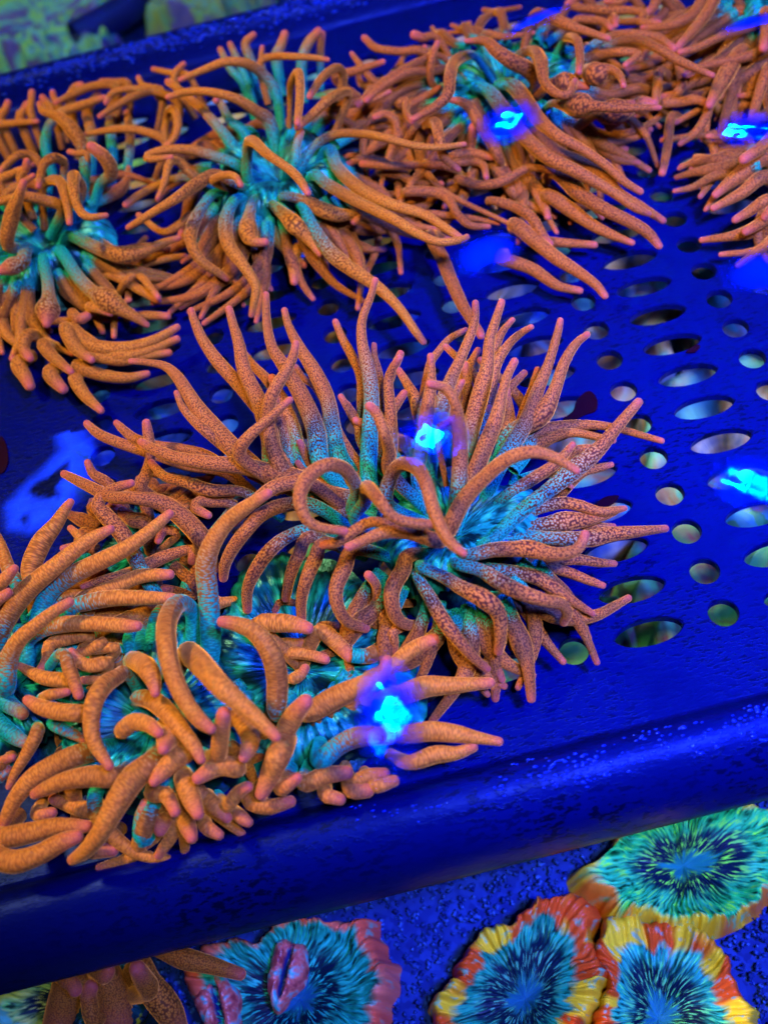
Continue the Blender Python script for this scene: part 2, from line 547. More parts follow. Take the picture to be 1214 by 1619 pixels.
# ------------------------------------------------------------------ tentacles
def catmull(P, n):
    P = np.asarray(P, float)
    if len(P) == 2: P = np.array([P[0], (P[0] + P[1]) / 2, P[1]])
    Q = np.vstack([2 * P[0] - P[1], P, 2 * P[-1] - P[-2]])
    out = []
    m = len(P) - 1
    for s in np.linspace(0, m, n):
        k = min(int(s), m - 1); t = s - k
        p0, p1, p2, p3 = Q[k], Q[k + 1], Q[k + 2], Q[k + 3]
        out.append(.5 * (2 * p1 + (p2 - p0) * t + (2 * p0 - 5 * p1 + 4 * p2 - p3) * t * t + (3 * p1 - p0 - 3 * p2 + p3) * t ** 3))
    return np.array(out)


NT_COUNT = [0]


def tentacle(parent, P, W, material, green=.16, sides=13):
    """P: control points in metres, W: diameters in metres along them"""
    P = np.asarray(P, float)
    L = np.linalg.norm(np.diff(P, axis=0), axis=1).sum()
    n = int(np.clip(L / .0016, 14, 46))
    Cc = catmull(np.column_stack([P, W]), 4 * n)
    # resample evenly
    seg = np.r_[0, np.cumsum(np.linalg.norm(np.diff(Cc[:, :3], axis=0), axis=1))]
    T = np.linspace(0, seg[-1], n)
    Cv = np.column_stack([np.interp(T, seg, Cc[:, k]) for k in range(4)])
    pts, rad = Cv[:, :3], np.maximum(Cv[:, 3] / 2, .0004)
    ph = rng.uniform(0, 6.28, 3)
    rad = rad * (1 + .02 * np.sin(T / .0075 + ph[0]) + .012 * np.sin(T / .0034 + ph[1]))
    # round tip: extra rings
    end_r = rad[-1]
    dirn = pts[-1] - pts[-2]; dirn /= np.linalg.norm(dirn)
    tips = [(math.sin(a) * end_r * .95, math.cos(a)) for a in (.45, .85, 1.2, 1.45)]
    pts = np.vstack([pts] + [pts[-1] + dirn * d for d, _ in tips])
    rad = np.r_[rad, [end_r * c for _, c in tips]]
    tt = np.r_[T, [T[-1] + d for d, _ in tips]]
    m = len(pts)
    tan = np.gradient(pts, axis=0); tan /= np.linalg.norm(tan, axis=1)[:, None] + 1e-12
    nrm = np.zeros_like(pts)
    v = np.array([0, -.3, -1.0]); v -= tan[0] * (v @ tan[0])
    if np.linalg.norm(v) < .15: v = np.array([0, 1.0, 0]) - tan[0] * tan[0][1]
    nrm[0] = v / np.linalg.norm(v)
    for k in range(1, m):
        v = nrm[k - 1] - tan[k] * (nrm[k - 1] @ tan[k]); nrm[k] = v / (np.linalg.norm(v) + 1e-12)
    bin_ = np.cross(tan, nrm)
    ang = np.linspace(0, 2 * np.pi, sides + 1)
    V = (pts[:, None, :] + rad[:, None, None] * (np.cos(ang)[None, :, None] * nrm[:, None, :] + np.sin(ang)[None, :, None] * bin_[:, None, :])).reshape(-1, 3)
    s1 = sides + 1
    Fc = [(i * s1 + k, i * s1 + k + 1, (i + 1) * s1 + k + 1, (i + 1) * s1 + k) for i in range(m - 1) for k in range(sides)]
    V = np.vstack([V, pts[-1] + dirn * end_r * .03]); last = len(V) - 1
    Fc += [((m - 1) * s1 + k, (m - 1) * s1 + k + 1, last) for k in range(sides)]
    rm = np.median(rad[:n])
    uv = np.column_stack([np.tile(ang / (2 * np.pi), m) * 2 * np.pi * rm * 1000, np.repeat(tt, s1) * 1000])
    uv = np.vstack([uv, [0, tt[-1] * 1000]])
    f = tt / tt[-1]
    g = np.clip(1.15 - f / max(green, 1e-3), 0, 1) if green > 0 else np.zeros(m)
    g = g * g * (3 - 2 * g)
    tp = np.clip(1 - (tt[-1] - tt) / (end_r * 3.2 + .0012), 0, 1) ** 1.3
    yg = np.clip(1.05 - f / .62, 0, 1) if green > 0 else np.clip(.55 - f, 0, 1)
    base = np.median(np.r_[rad[0], rad[n - 1], rm])
    sw = np.clip((rad / base - 1.12) / .5, 0, 1)
    ex = lambda a: np.r_[np.repeat(a, s1), a[-1]]
    NT_COUNT[0] += 1
    return mesh_obj("tentacle", V, Fc, material, parent, attrs={"green": ex(g), "tip": ex(tp), "swell": ex(sw), "young": ex(yg)}, uv=uv)


def traced(parent, ox, oy, s, material, heights, text, green=.16, wscale=.84, dz=0.0):
    """each line: places seen in the photograph ; widths ; [heights mm] ; [green]"""
    for li, line in enumerate(text.strip().splitlines()):
        f = [p.strip() for p in line.split(';')]
        if not f[0]: continue
        pts = [tuple(map(float, p.split(','))) for p in f[0].split()]
        wid = list(map(float, f[1].split()))
        h = list(map(float, f[2].split())) if len(f) > 2 and f[2] else heights
        g = float(f[3]) if len(f) > 3 and f[3] else green
        n = len(pts)
        tt = np.linspace(0, 1, n)
        H = np.interp(tt, np.linspace(0, 1, len(h)), h) / 1000.0 + dz + (li % 5) * .0006
        Wp = np.interp(tt, np.linspace(0, 1, len(wid)), wid) * s * wscale
        P = [at(ox + x * s, oy + y * s, z) for (x, y), z in zip(pts, H)]
        W = [w * depth(p) / FOC for w, p in zip(Wp, P)]
        P = [np.array([p[0], p[1], max(p[2], w * .5 + .0005)]) if p[2] >= -.01 else p for p, w in zip(P, W)]
        # the root carries on down into the body
        c = np.array(parent["hub"]); d = c[:2] - P[0][:2]; L = np.linalg.norm(d)
        b = P[0][:2] + d * min(1.0, .010 / max(L, 1e-6))
        P = [np.array([b[0], b[1], max(P[0][2] - .012, c[2] - .03, parent.location[2] + .003)])] + P
        W = [W[0] * .85] + W
        tentacle(parent, P, W, material, g * 1.7 + (.16 if g else 0))


def oral_disc(parent, c, ra, rb, material, dish=.35, ridges=46):
    """wavy bowl with radial ridges, c: centre in metres"""
    nr, na = 16, 150
    V, uv = [], []
    ph = rng.uniform(0, 6.28, 4)
    for i in range(nr + 1):
        r = i / nr
        for k in range(na + 1):
            t = 2 * math.pi * k / na
            w = 1 + .09 * math.sin(3 * t + ph[0]) + .06 * math.sin(5 * t + ph[1])
            z = dish * ra * (1.6 * r ** 2 - 1.9 * r ** 5) - dish * ra * .35
            z += .0012 * r * math.sin(ridges * t) + .003 * r * math.sin(4 * t + ph[2]) - .004 * math.exp(-(r / .18) ** 2)
            V.append((c[0] + ra * w * r * math.cos(t), c[1] + rb * w * r * math.sin(t), c[2] + z))
            uv.append((k / na, r))
    s1 = na + 1
    Fc = [(i * s1 + k, i * s1 + k + 1, (i + 1) * s1 + k + 1, (i + 1) * s1 + k) for i in range(nr) for k in range(na)]
    return mesh_obj("oral_disc", V, Fc, material, parent, uv=uv)


def column(parent, c, ra, rb, material, foot=0.0):
    nr, na = 12, 40
    V, uv = [], []
    for i in range(nr + 1):
        f = i / nr
        z = foot + (c[2] - .004 - foot) * f
        k_ = .62 + .30 * (1 - f) ** 3 + .30 * f ** 3
        for k in range(na):
            t = 2 * math.pi * k / na
            w = k_ * (1 + .05 * math.sin(3 * t + 4 * f) + .03 * math.sin(7 * t))
            V.append((c[0] + ra * w * math.cos(t), c[1] + rb * w * math.sin(t), z))
            uv.append((k / na, f))
    Fc = [(i * na + k, i * na + (k + 1) % na, (i + 1) * na + (k + 1) % na, (i + 1) * na + k) for i in range(nr) for k in range(na)]
    return mesh_obj("column", V, Fc, material, parent, uv=uv)


def fill(parent, c, rr, n, a0, a1, l0, l1, zs, wd, material, green=.2, curl=.5):
    """the tentacles below the top layer: from the disc edge outwards and down (angles in degrees, metres)"""
    for k in range(n):
        a = math.radians(rng.uniform(a0, a1))
        L = rng.uniform(l0, l1)
        w = rng.uniform(*wd)
        bend = rng.normal(0, curl)
        P = []
        for t in (0, .25, .5, .75, 1):
            aa = a + bend * t * t
            r = rr * rng.uniform(.75, .9) + L * t if t == 0 else rr * .85 + L * t
            z = np.interp(t, np.linspace(0, 1, len(zs)), zs) / 1000
            P.append([c[0] + r * math.cos(aa), c[1] + r * math.sin(aa), max(z + rng.normal(0, .0012), w * .55)])
        sw = rng.uniform(.95, 1.35)
        w *= .85
        tentacle(parent, P, [w * .95, w, w * sw, w * .75, w * .5], material, green)


PINK = (.42, .075, .060)
M_ORANGE = flesh_material("tentacle_orange_maroon", (.50, .165, .030), (.055, .011, .011), 2.25, (1, 1.5), PINK, 1.45)
M_AMBER = flesh_material("tentacle_amber", (.54, .195, .020), (.060, .013, .006), 1.7, (1, 1.1), PINK, 1.25)
M_RUST = flesh_material("tentacle_rust", (.44, .130, .020), (.045, .010, .009), 1.7, (1, 1.2), PINK, 1.3)
M_GOLD = flesh_material("tentacle_ribbed_gold", (.58, .212, .028), (.12, .030, .008), 1.7, (2.6, .9), PINK, 1.0)
M_DISC = disc_material("teal_oral_disc", (.001, .022, .020), (.006, .26, .18), (.08, 1.0, .75))
M_DISC_BLUE = disc_material("blue_teal_oral_disc", (.001, .022, .024), (.008, .28, .20), (.12, 1.0, .85))
M_COLUMN = disc_material("dark_teal_column", (.002, .014, .020), (.006, .05, .05), (.02, .14, .12))
K4 = 400.0 / 1214.0
K2 = .5
K5 = 500.0 / 1214.0


def anemone(u, v, zmm, ra, rb, label, disc=M_DISC, dish=.35, foot=0.0):
    c = at(u, v, zmm / 1000)
    e = empty("anemone", (c[0], c[1], foot))
    tag(e, label, "anemone", "bubble tip anemones on the tray")
    e["hub"] = [float(x) for x in c]
    oral_disc(e, c, ra, rb, disc, dish)
    column(e, c, ra, rb, M_COLUMN, foot)
    return e, c


# ---- the big anemone in the middle
A, cA = anemone(716, 826, 32, .025, .018, "largest orange anemone spreading across the middle of the tray", M_DISC_BLUE)
fill(A, cA, .030, 26, 20, 160, .022, .040, (30, 30, 36), (.0042, .0060), M_ORANGE, .3, .25)
fill(A, cA, .030, 20, 195, 345, .014, .028, (26, 18, 8), (.0042, .0060), M_ORANGE, .25, .3)
# standing behind the disc
traced(A, 150, 400, K4, M_ORANGE, (32, 40, 46), """
900,700 820,600 760,540 715,480;70 60 50 40;26 26 24;0
1060,650 1010,610 965,545;38 36 30;26 26;0
960,1080 930,940 890,800 870,690;70 75 70 50;30 32 34;.35
1010,1030 950,830 890,690 850,600;80 80 70 50;30 32 34;.3
780,740 680,620 590,520 520,420 480,330 463,275;80 80 75 62 50 40;30 34 38;0
560,985 420,940 300,925 200,895 140,850 105,815;65 58 60 60 50 38;24 24 26;0
720,1150 560,1140 440,1100 350,1080 300,1040 272,1005;60 75 68 55 50 42;28 28 30;.1
230,1140 250,1060 270,960 258,880 248,815;85 72 58 62 48;20 30 36;0
870,1060 840,880 790,720 720,570 690,430 660,330 645,270;105 110 100 85 65 50 45;34 40 46;.12
1090,1010 1060,850 1000,700 920,560 850,450 825,330 822,200;110 110 100 85 62 50 38;34 42 48;.15
1175,980 1120,720 1060,580 980,450 930,350 910,275;105 92 85 65 48 38;34 42 46;.2
720,990 600,870 490,740 400,600 340,545 250,525 175,520;115 112 90 68 52 42 36;32 38 40;0
540,860 470,800 420,740 392,670;62 52 42 32;36 36 38;0
1000,1090 880,1065 720,1025 560,1010 400,985 290,945 225,908;95 112 104 88 75 65 50;36 42 42;.05
930,1080 860,950 830,800 850,680 910,580 950,500 965,435;95 92 82 75 66 55 42;36 56 60;.1
720,1000 695,945 740,880 830,800 935,705;80 78 66 55 42;46 54 58;0
""")
traced(A, 0, 0, 1, M_ORANGE, (24, 24, 26), """
360,748 300,736 250,720 205,706 160,688 138,670;22 22 22 21 19 14;22 22 24;0
""")
traced(A, 500, 400, K4, M_ORANGE, (34, 44, 52), """
230,800 215,600 170,490 130,420 92,330;62 60 55 48 38;30 36 40;.15
320,780 305,600 280,500 277,440;45 45 38 32;32 38 42;.2
500,900 540,560 580,480 640,410 715,370;70 55 45 40 34;30 34 36;.2
215,920 195,800 150,720;42 38 26;30 34;.3
790,720 850,480 890,380 940,320;62 55 44 32;30 36 40;.1
990,760 1030,660 1060,560;50 46 38;34 38;0
760,880 800,790 830,738;42 38 30;32 36;.2
265,1130 255,900 265,700 250,560 220,430 220,320 260,210 283,130;92 98 92 85 62 50 44 38;34 44 56;.35
360,1080 360,900 355,750 345,620 365,555 398,505;78 76 68 56 52 42;34 42 50;.25
490,1130 510,900 540,700 552,600 548,495;78 82 75 52 42;34 44 52;.3
540,1060 600,750 640,620 690,510 740,390 762,310 762,240;95 98 78 62 55 45 38;34 46 56;.3
780,860 830,680 860,540 920,440 980,385 1030,355;72 76 66 52 44 34;32 40 48;.2
690,1120 740,850 790,660 820,540 830,420 860,320 888,235;100 104 100 80 62 52 42;34 46 56;.2
880,1020 1000,820 1060,660 1110,540 1150,410 1170,325;95 96 76 58 50 38;36 44 52;.2
730,1130 800,950 860,800 890,680 915,590 950,520;96 96 86 62 54 46;38 50 56;.1
580,870 620,820 665,800;38 44 36;52 56;0
360,1060 350,950 325,860 290,770 255,735;82 76 66 60 55;44 62 66;.1
680,1160 690,950 680,800 665,720 620,650 545,628;98 92 78 64 58 50;46 64 70;.15
""")
traced(A, 814, 300, K4, M_ORANGE, (36, 46, 52), """
-40,1190 50,1130 130,1075 190,960 235,830 290,740 345,695;90 112 118 76 62 52 40;36 44 52;.15
60,1225 180,1195 290,1160 385,1148;52 52 42 28;28 28;.1
""")
traced(A, 600, 700, K4, M_ORANGE, (34, 34, 30), """
600,260 740,170 850,95 925,10;62 72 62 40;34 36 38;.3
520,480 680,330 820,220 930,130 1040,40 1150,-90 1240,-195;72 85 92 118 92 66 52;34 34 38;.35
960,150 1040,125 1110,105;62 48 34;30 30;0
860,185 890,195 920,212;40 36 28;28 28;0
560,420 720,330 860,290 950,300 1050,330 1120,325 1175,315;52 72 74 66 56 46 32;28 26 22;.3
900,400 1020,400 1120,400;60 50 34;22 20;0
600,440 700,405 800,390 890,378 1000,370 1100,345 1135,330;62 78 85 118 72 44 34;28 26 22;.3
560,470 700,450 850,460 1000,462 1100,440 1250,425 1370,412;62 76 78 98 88 62 44;28 24 18;.3
760,570 850,565 950,560 1050,575 1125,580;52 62 62 52 38;18 15 12;.1
640,570 780,590 900,620 1000,660 1070,685;56 66 62 52 38;18 15 12;.2
640,740 720,830 760,900 810,970 880,1050;62 78 72 56 42;20 14 9;.1
600,890 630,985;46 32;14 10;0
640,820 670,920 678,1005;52 50 38;16 10;0
470,850 510,960 550,1050 585,1135;72 72 62 48;20 14 10;0
520,600 640,620 760,650 850,710 940,770 1020,820;62 82 86 72 54 38;26 24 16;.25
180,620 240,740 310,860 380,950 450,1030 515,1085;62 78 84 76 62 48;32 30 20;.25
190,590 300,640 400,700 500,750 570,820 580,920 570,1000;62 76 88 108 92 72 56;34 38 22;.25
370,580 480,610 580,670 680,720 790,755 870,770 900,815 882,862;72 82 98 92 76 72 64 50;35 38 24;.25
420,540 540,515 650,510 720,510 830,535 920,525 965,490 985,440;72 86 92 108 86 72 62 54;36 38 42;.2
330,420 400,280 500,170 610,80 720,45 810,60 890,100 945,135;96 96 90 82 76 66 54 42;46 66 62;.02
""")
traced(A, 350, 700, K4, M_ORANGE, (34, 30, 14), """
300,760 258,805;42 38;14 12;0
700,870 700,790 720,700;60 56 40;14 22;0
740,870 748,760 740,680 705,635;58 62 56 56;14 26 32;0
780,780 775,880 775,950;62 52 44;20 12;0
830,900 830,960 830,1015;60 52 42;18 12;0
480,880 540,940 605,1020;58 72 62;18 14;0
440,420 320,450 230,520 160,620 125,710 125,800;62 76 86 80 66 54;34 32 16;.25
430,450 370,540 330,640 310,745;72 78 68 54;34 30 18;.15
500,480 450,560 410,650 385,750 385,850;76 86 78 66 54;35 32 18;.1
640,510 590,600 550,700 560,790 610,860 690,890;82 96 86 76 70 56;36 32 18;.1
900,540 870,610 820,700 820,790 860,860 945,885;86 96 96 86 72 56;36 32 18;.1
440,300 300,300 200,340 130,410 60,500 20,580 10,650;80 86 86 80 76 66 50;36 40 24;.15
420,190 330,195 250,215 150,290 60,380;82 86 86 72 60;40 44 40;0
640,380 690,280 700,215 760,280 830,360 950,390 1040,388;62 76 86 74 64 62 50;40 70 64;.25
640,345 650,230 600,135 515,105 430,150 378,240 390,330 450,400 590,425;80 84 80 80 86 82 72 62 50;40 68 70 62;.2
830,390 720,380 640,420 560,475 490,490;52 62 66 62 50;60 58 54;0
800,300 810,170 860,105 930,115 980,190 1010,300 1060,420 1110,490 1160,530;82 82 82 86 82 76 70 62 46;44 68 66;.12
1040,470 900,430 780,430 680,470 610,500;92 86 76 62 52;52 60 60;.05
""")

# ---- upper middle anemone
B, cB = anemone(436, 262, 26, .027, .027, "orange anemone with wide teal mouth disc at the top centre", M_DISC)
fill(B, cB, .033, 34, 190, 350, .020, .046, (22, 14, 6), (.0040, .0058), M_RUST, .2, .35)
fill(B, cB, .033, 16, 20, 170, .016, .036, (22, 18, 12), (.0040, .0056), M_RUST, .25, .35)
traced(B, 200, 50, K4, M_AMBER, (26, 30, 24), """
560,250 500,180 450,85;48 42 32;22 26 28;.5
580,240 530,130 498,60;48 42 32;22 26 28;.5
600,150 570,60 610,15;52 50 34;22 28 30;.4
650,150 652,75;34 26;20 24;.4
720,130 740,70 760,10;62 54 44;22 28;.4
840,160 870,60 920,0;62 56 48;22 28 30;.4
930,100 940,10;42 36;20 26;.3
300,215 220,200 130,180;42 38 30;24 24;0
130,280 80,260 58,220;40 36 28;24 26;0
240,260 235,200 275,155;46 42 30;24 28 30;0
440,850 390,950 380,1040 400,1100;62 62 56 44;18 10 8;.4
470,1000 450,1080 480,1150 540,1210;56 56 48 40;10 8;.1
640,860 700,960 780,1060 850,1120;72 72 62 42;20 12 8;.4
820,1040 800,1110 805,1200;60 60 46;12 8;.1
330,880 250,930 170,960 60,880;50 46 40 34;14 12;0
400,760 280,700 120,750 0,830;50 48 46 42;20 16;.3
530,575 460,480 380,390 280,300 200,240;72 62 52 46 40;26 34 36;.25
560,480 500,430 450,340 430,330;60 52 44 40;26 32;.5
690,440 620,380 520,320 400,290 290,290 200,315;76 64 56 50 44 34;30 46 44;.12
720,300 660,210 580,155 480,145 380,180 260,230;62 60 56 50 44 32;28 46 44;.2
640,160 700,120 800,120 900,125 965,135;42 44 42 36 26;40 44 42;0
1040,230 1010,175 940,220 880,310;52 52 48 38;34 44 42;0
1060,330 1050,290 980,320 900,390 820,460;46 56 58 52 38;34 46 44;0
810,640 815,560 835,480;58 52 46;30 38;.6
785,330 790,250 825,195 832,300 820,440;34 46 50 50 40;34 50 48;0
195,540 192,420 215,370 245,410 240,490 190,555;46 42 46 46 42 32;20 36 30;0
520,635 430,600 320,570 200,565 110,590 110,612 215,602;62 60 58 50 46 44 32;30 38 38;.2
320,690 250,625 205,635 185,720 150,800;52 48 46 40 28;28 36 30;.1
420,720 470,690 520,695 548,735;52 46 42 36;36 44 42;0
520,730 430,685 340,730 240,800 140,860 60,910 10,940;50 62 74 60 50 42 34;32 40 32;.08
590,720 580,600 600,525 680,590 780,660 830,710 870,775;62 62 66 56 52 50 40;26 54 50;.16
830,660 900,550 1000,495 1120,490 1220,505 1310,530 1400,550 1510,555 1620,540;52 50 50 48 46 44 40 38 30;28 44 40;.14
970,570 1010,650 1100,740 1200,800 1300,840 1430,880 1540,950 1600,990;72 74 76 72 66 56 50 40;28 34 30;.16
900,690 960,730 1080,800 1200,860 1290,905 1400,970 1500,1010 1600,1000 1632,985;68 68 70 66 62 54 48 42 34;28 36 32;.12
750,790 850,810 950,860 1020,880 1090,875 1122,882 1090,915;52 62 92 82 46 44 36;26 24 22;.2
930,1010 950,1070 960,1135;42 38 30;16 12;0
700,830 760,880 810,930 860,980 930,1065;56 76 104 72 42;26 28 22;.25
620,800 590,880 585,960 612,1008 665,1010;52 66 112 62 46;26 24 24;.3
440,770 360,850 310,960 320,1040 370,1110 430,1150 480,1185;52 62 76 66 56 50 38;26 26 14;.25
540,800 490,860 475,960 500,1040 560,1120 620,1220 612,1300 600,1360;62 72 84 78 66 56 46 34;27 27 14;.22
840,830 900,950 980,1060 1080,1140 1210,1230 1310,1330 1380,1430 1425,1490;62 78 88 82 66 56 48 36;26 24 12;.22
""")
# ---- upper left anemone
Cn, cC = anemone(62, 372, 20, .027, .025, "orange anemone with teal disc at the left edge below the back rim", M_DISC)
fill(Cn, cC, .030, 34, 200, 350, .014, .036, (18, 12, 6), (.0040, .0058), M_AMBER, .15, .4)
fill(Cn, cC, .030, 14, 20, 170, .016, .032, (20, 18, 14), (.0040, .0056), M_RUST, .3, .35)
traced(Cn, 0, 100, K4, M_AMBER, (24, 30, 26), """
430,520 440,350 420,230 470,150;72 62 56 44;16 18 20;.3
540,420 530,300 545,150;62 58 46;14 16;.3
620,440 625,340 610,240;52 50 40;14 14;.2
340,200 360,120 392,105;56 48 40;20 22;0
150,240 152,190 155,140;46 40 38;18 22;0
260,240 225,190 205,165;46 42 36;18 22;0
285,210 262,170 255,140;40 36 32;18 22;0
5,270 25,230 40,190;58 46 38;18 22;0
100,270 115,230 130,195;56 46 36;16 20;0
560,120 450,110 350,150 270,190;50 46 42 30;22 24;0
620,110 560,95 490,92;46 50 44;22 24;0
220,400 240,300 300,235 400,200 500,165;62 56 56 50 34;20 26 28;.3
860,200 740,135 640,160 550,210 480,255;48 48 46 42 30;24 30 30;0
780,140 690,125 600,125 540,145 510,190;44 44 40 38 30;24 28 28;0
800,385 700,330 600,315 500,325 400,345;52 50 46 38 28;22 26 24;0
-20,320 60,290 180,280;52 44 30;18 20;0
410,520 400,410 350,320 280,255 210,230 192,195;62 72 82 62 46 36;26 38 40;.2
420,442 380,435 335,425;42 38 32;30 32;0
480,590 535,530 510,460 440,400;56 76 78 62;24 36 44;.35
310,490 290,465 255,455 210,490 185,590;44 54 58 52 36;30 38 36;.1
200,500 155,445 90,440 30,490 0,525;42 50 48 42 36;28 34 32;.1
0,580 60,530 125,500;52 46 32;34 38;0
100,560 125,510 130,470;52 48 42;36 42;0
30,650 90,590 160,540;50 44 34;32 36;0
40,870 60,730 90,640 115,570;76 88 62 42;30 44 50;.15
300,700 220,660 120,640 0,665 -60,690;62 66 58 46 36;30 38 36;.1
205,610 240,565 290,570 315,640 330,720 335,765;48 56 62 54 46 38;30 44 42;0
400,620 372,560 355,545 355,610 375,690 425,738 510,730;44 62 72 62 52 46 32;32 46 42;.05
330,830 430,870 520,910 600,920 700,900 790,860 860,838;66 72 78 104 62 50 34;22 22 20;.25
130,890 110,950 60,975 10,995;72 82 104 56;24 26 26;.45
210,930 230,1050 235,1130 230,1185 225,1250;66 66 78 140 52;22 24 22;.45
290,900 380,1030 450,1100 520,1140 600,1190 660,1225 705,1255;70 76 82 138 78 56 38;22 22 14;.35
""")
traced(Cn, 0, 405, K2, M_AMBER, (14, 12, 10), """
350,60 440,105 500,140;34 34 28;12 10;0
430,190 480,188 530,190;34 34 28;10 10;0
230,230 300,285 400,290 490,265 560,225;52 58 48 40 28;16 14 14;0
250,250 360,312 460,300 560,262;52 48 40 28;13 11;0
280,310 380,330 460,315 535,305;46 42 36 28;11 9;0
250,350 320,375 400,385 465,372;50 48 40 28;11 9;0
240,390 270,440 320,488;55 46 28;10 8;0
140,280 170,320 225,365;52 46 28;14 12;0
210,230 240,290 290,328;56 50 30;18 16;0
90,250 75,290 95,322;50 46 34;14 12;0
290,160 350,178;44 32;20 20;0
400,80 440,60 500,130;30 30 26;14;0
230,180 250,200 275,190;40 46 36;18 18;0
60,340 80,380 95,410;60 50 40;8 6;0
160,370 180,400 200,420;60 50 40;8 6;0
""")
# ---- upper right anemone
D, cD = anemone(800, 128, 23, .031, .030, "rust orange anemone left of the round swollen tentacles near the top right", M_DISC)
fill(D, cD, .034, 44, 190, 350, .018, .050, (22, 14, 6), (.0040, .0056), M_RUST, .2, .35)
fill(D, cD, .034, 22, 130, 230, .018, .050, (24, 22, 12), (.0036, .0050), M_RUST, .1, .6)
fill(D, cD, .034, 16, 10, 140, .016, .040, (24, 22, 14), (.0038, .0050), M_RUST, .2, .4)
traced(D, 500, 50, K4, M_RUST, (26, 32, 26), """
260,220 210,160 170,105;42 38 26;26 30;0
90,220 180,190 320,145;52 48 32;26 30;0
60,370 180,345 280,325 350,290;52 46 40 30;30 32;0
500,160 520,75;38 32;22 28;0
560,260 550,150 580,55;42 44 34;24 34 38;0
520,100 400,95 290,80 230,30;48 46 46 38;30 34;0
580,30 510,30 470,15;42 50 52;30 34;0
800,20 900,25 1040,5;46 40 24;30 32;.2
640,190 540,190 430,200 330,255 240,330;52 52 52 50 34;26 34 32;.1
600,120 515,135 400,195 300,265 200,350;36 46 52 50 40;30 34 30;0
440,370 510,320 590,270;52 46 32;24 28;0
400,540 385,440 335,395 280,412;48 52 46 34;18 28 28;0
320,620 220,610 150,635;42 40 32;22 22;0
640,650 500,640 350,645 220,635;48 46 46 40;20 22;0
300,680 400,690 480,725 600,730;34 44 42 32;14 14;0
480,870 600,880 740,895 875,920;48 44 36 24;12 10;0
430,770 560,770 630,800 680,880 740,930 825,935;56 60 56 46 42 30;18 16 12;0
400,350 430,335 430,390 460,430;46 46 40 34;28 30;0
770,130 720,115 660,150 640,220 630,300 570,360 465,420;42 56 66 72 66 52 34;28 44 40;.15
1050,260 1015,185 930,140 860,90 810,45 720,45;62 86 86 72 56 28;28 44 46;.1
740,590 745,520 755,460;62 56 58;18 30;0
650,600 740,585 850,605;52 60 36;20 20;0
740,690 820,640 905,640;52 46 34;14 14;0
650,640 740,625 800,640 815,700;44 46 42 34;18 20;0
880,620 840,530 780,440 720,350 640,325;56 66 64 56 34;18 30 34;0
525,455 570,440 590,520 610,600 680,660;44 68 60 50 36;30 40 30;0
680,710 780,735 890,720 1000,660 1060,655 1140,675;52 56 54 48 42 32;18 22 22;0
830,810 950,840 1030,890 1080,970 1120,1020;44 62 64 56 42;14 16 12;0
760,350 820,470 880,590 930,690;70 72 62 40;20 16 12;.1
930,560 1000,680 1080,780 1110,890;70 66 56 40;14 11 8;0
550,980 600,1080 640,1180 700,1310 780,1440 790,1460;72 80 78 66 50 44;14 14 14;0
""")
traced(D, 814, 0, K4, M_RUST, (26, 34, 28), """
330,250 450,180 560,165 680,180 760,235;42 52 54 52 46;26 32 30;.2
240,45 330,40 440,50 560,50 620,70 600,105 690,107;42 50 52 48 44 42 28;26 30;0
280,110 350,95 420,105 460,135;42 48 46 36;24 26;0
470,90 482,120;56 34;26 26;0
160,940 270,1010 370,1080 470,1130 560,1165;82 82 66 52 36;12 10 8;0
60,1130 180,1160 380,1175;60 56 42;9 8;0
0,1080 100,1160 200,1240 310,1310 390,1370 430,1420;84 84 78 62 50 40;14 12 9;0
-60,1240 80,1290 200,1370 310,1395;80 72 56 40;9 7;0
340,670 420,720 500,770 590,780;60 52 44 30;10 8;0
180,830 250,860 310,930 420,1000 560,1070 640,1120 690,1180;66 104 86 76 72 62 42;18 18 12;0
100,650 200,740 330,790 430,850 500,930 600,990 710,1060;92 92 82 72 62 52 38;22 22 14;0
-193,422 -130,435 -60,520 30,640 150,750 270,810 380,870 480,930 580,1000 640,1025;62 76 86 84 82 76 66 56 48 36;28 32 18;.12
-83,412 -20,407 40,465 110,570 200,650 320,715 430,790 520,870 600,920;62 78 88 84 66 56 52 48 40;28 36 20;.1
-40,300 0,270 80,245 120,290 140,390 200,450 260,450 285,390;38 44 62 82 58 52 48 40;28 44 44;.1
90,75 160,80 250,120 340,150 445,185;56 62 60 48 34;36 40 38;0
230,205 262,180 300,200 310,280 305,345;42 56 54 46 38;30 46 44;.15
320,300 420,260 500,250 590,260 530,312;62 60 54 46 38;26 34 34;.15
420,240 500,200 590,195 680,230 780,290 870,330 945,362;46 52 56 54 50 46 34;28 38 34;.1
380,545 430,540 485,535 540,520 580,500;70 118 140 100 60;28 32 32;0
560,520 610,505 660,500;80 112 60;30 32;0
150,420 200,408 245,400 300,410 345,415;60 100 128 60 44;34 36 36;0
320,350 360,352 400,355 450,332 500,360 520,412;60 112 138 62 44 34;36 42 44;0
170,500 235,505 310,506 380,510 520,520 690,517;42 64 146 66 52 32;30 42 42;.1
""")
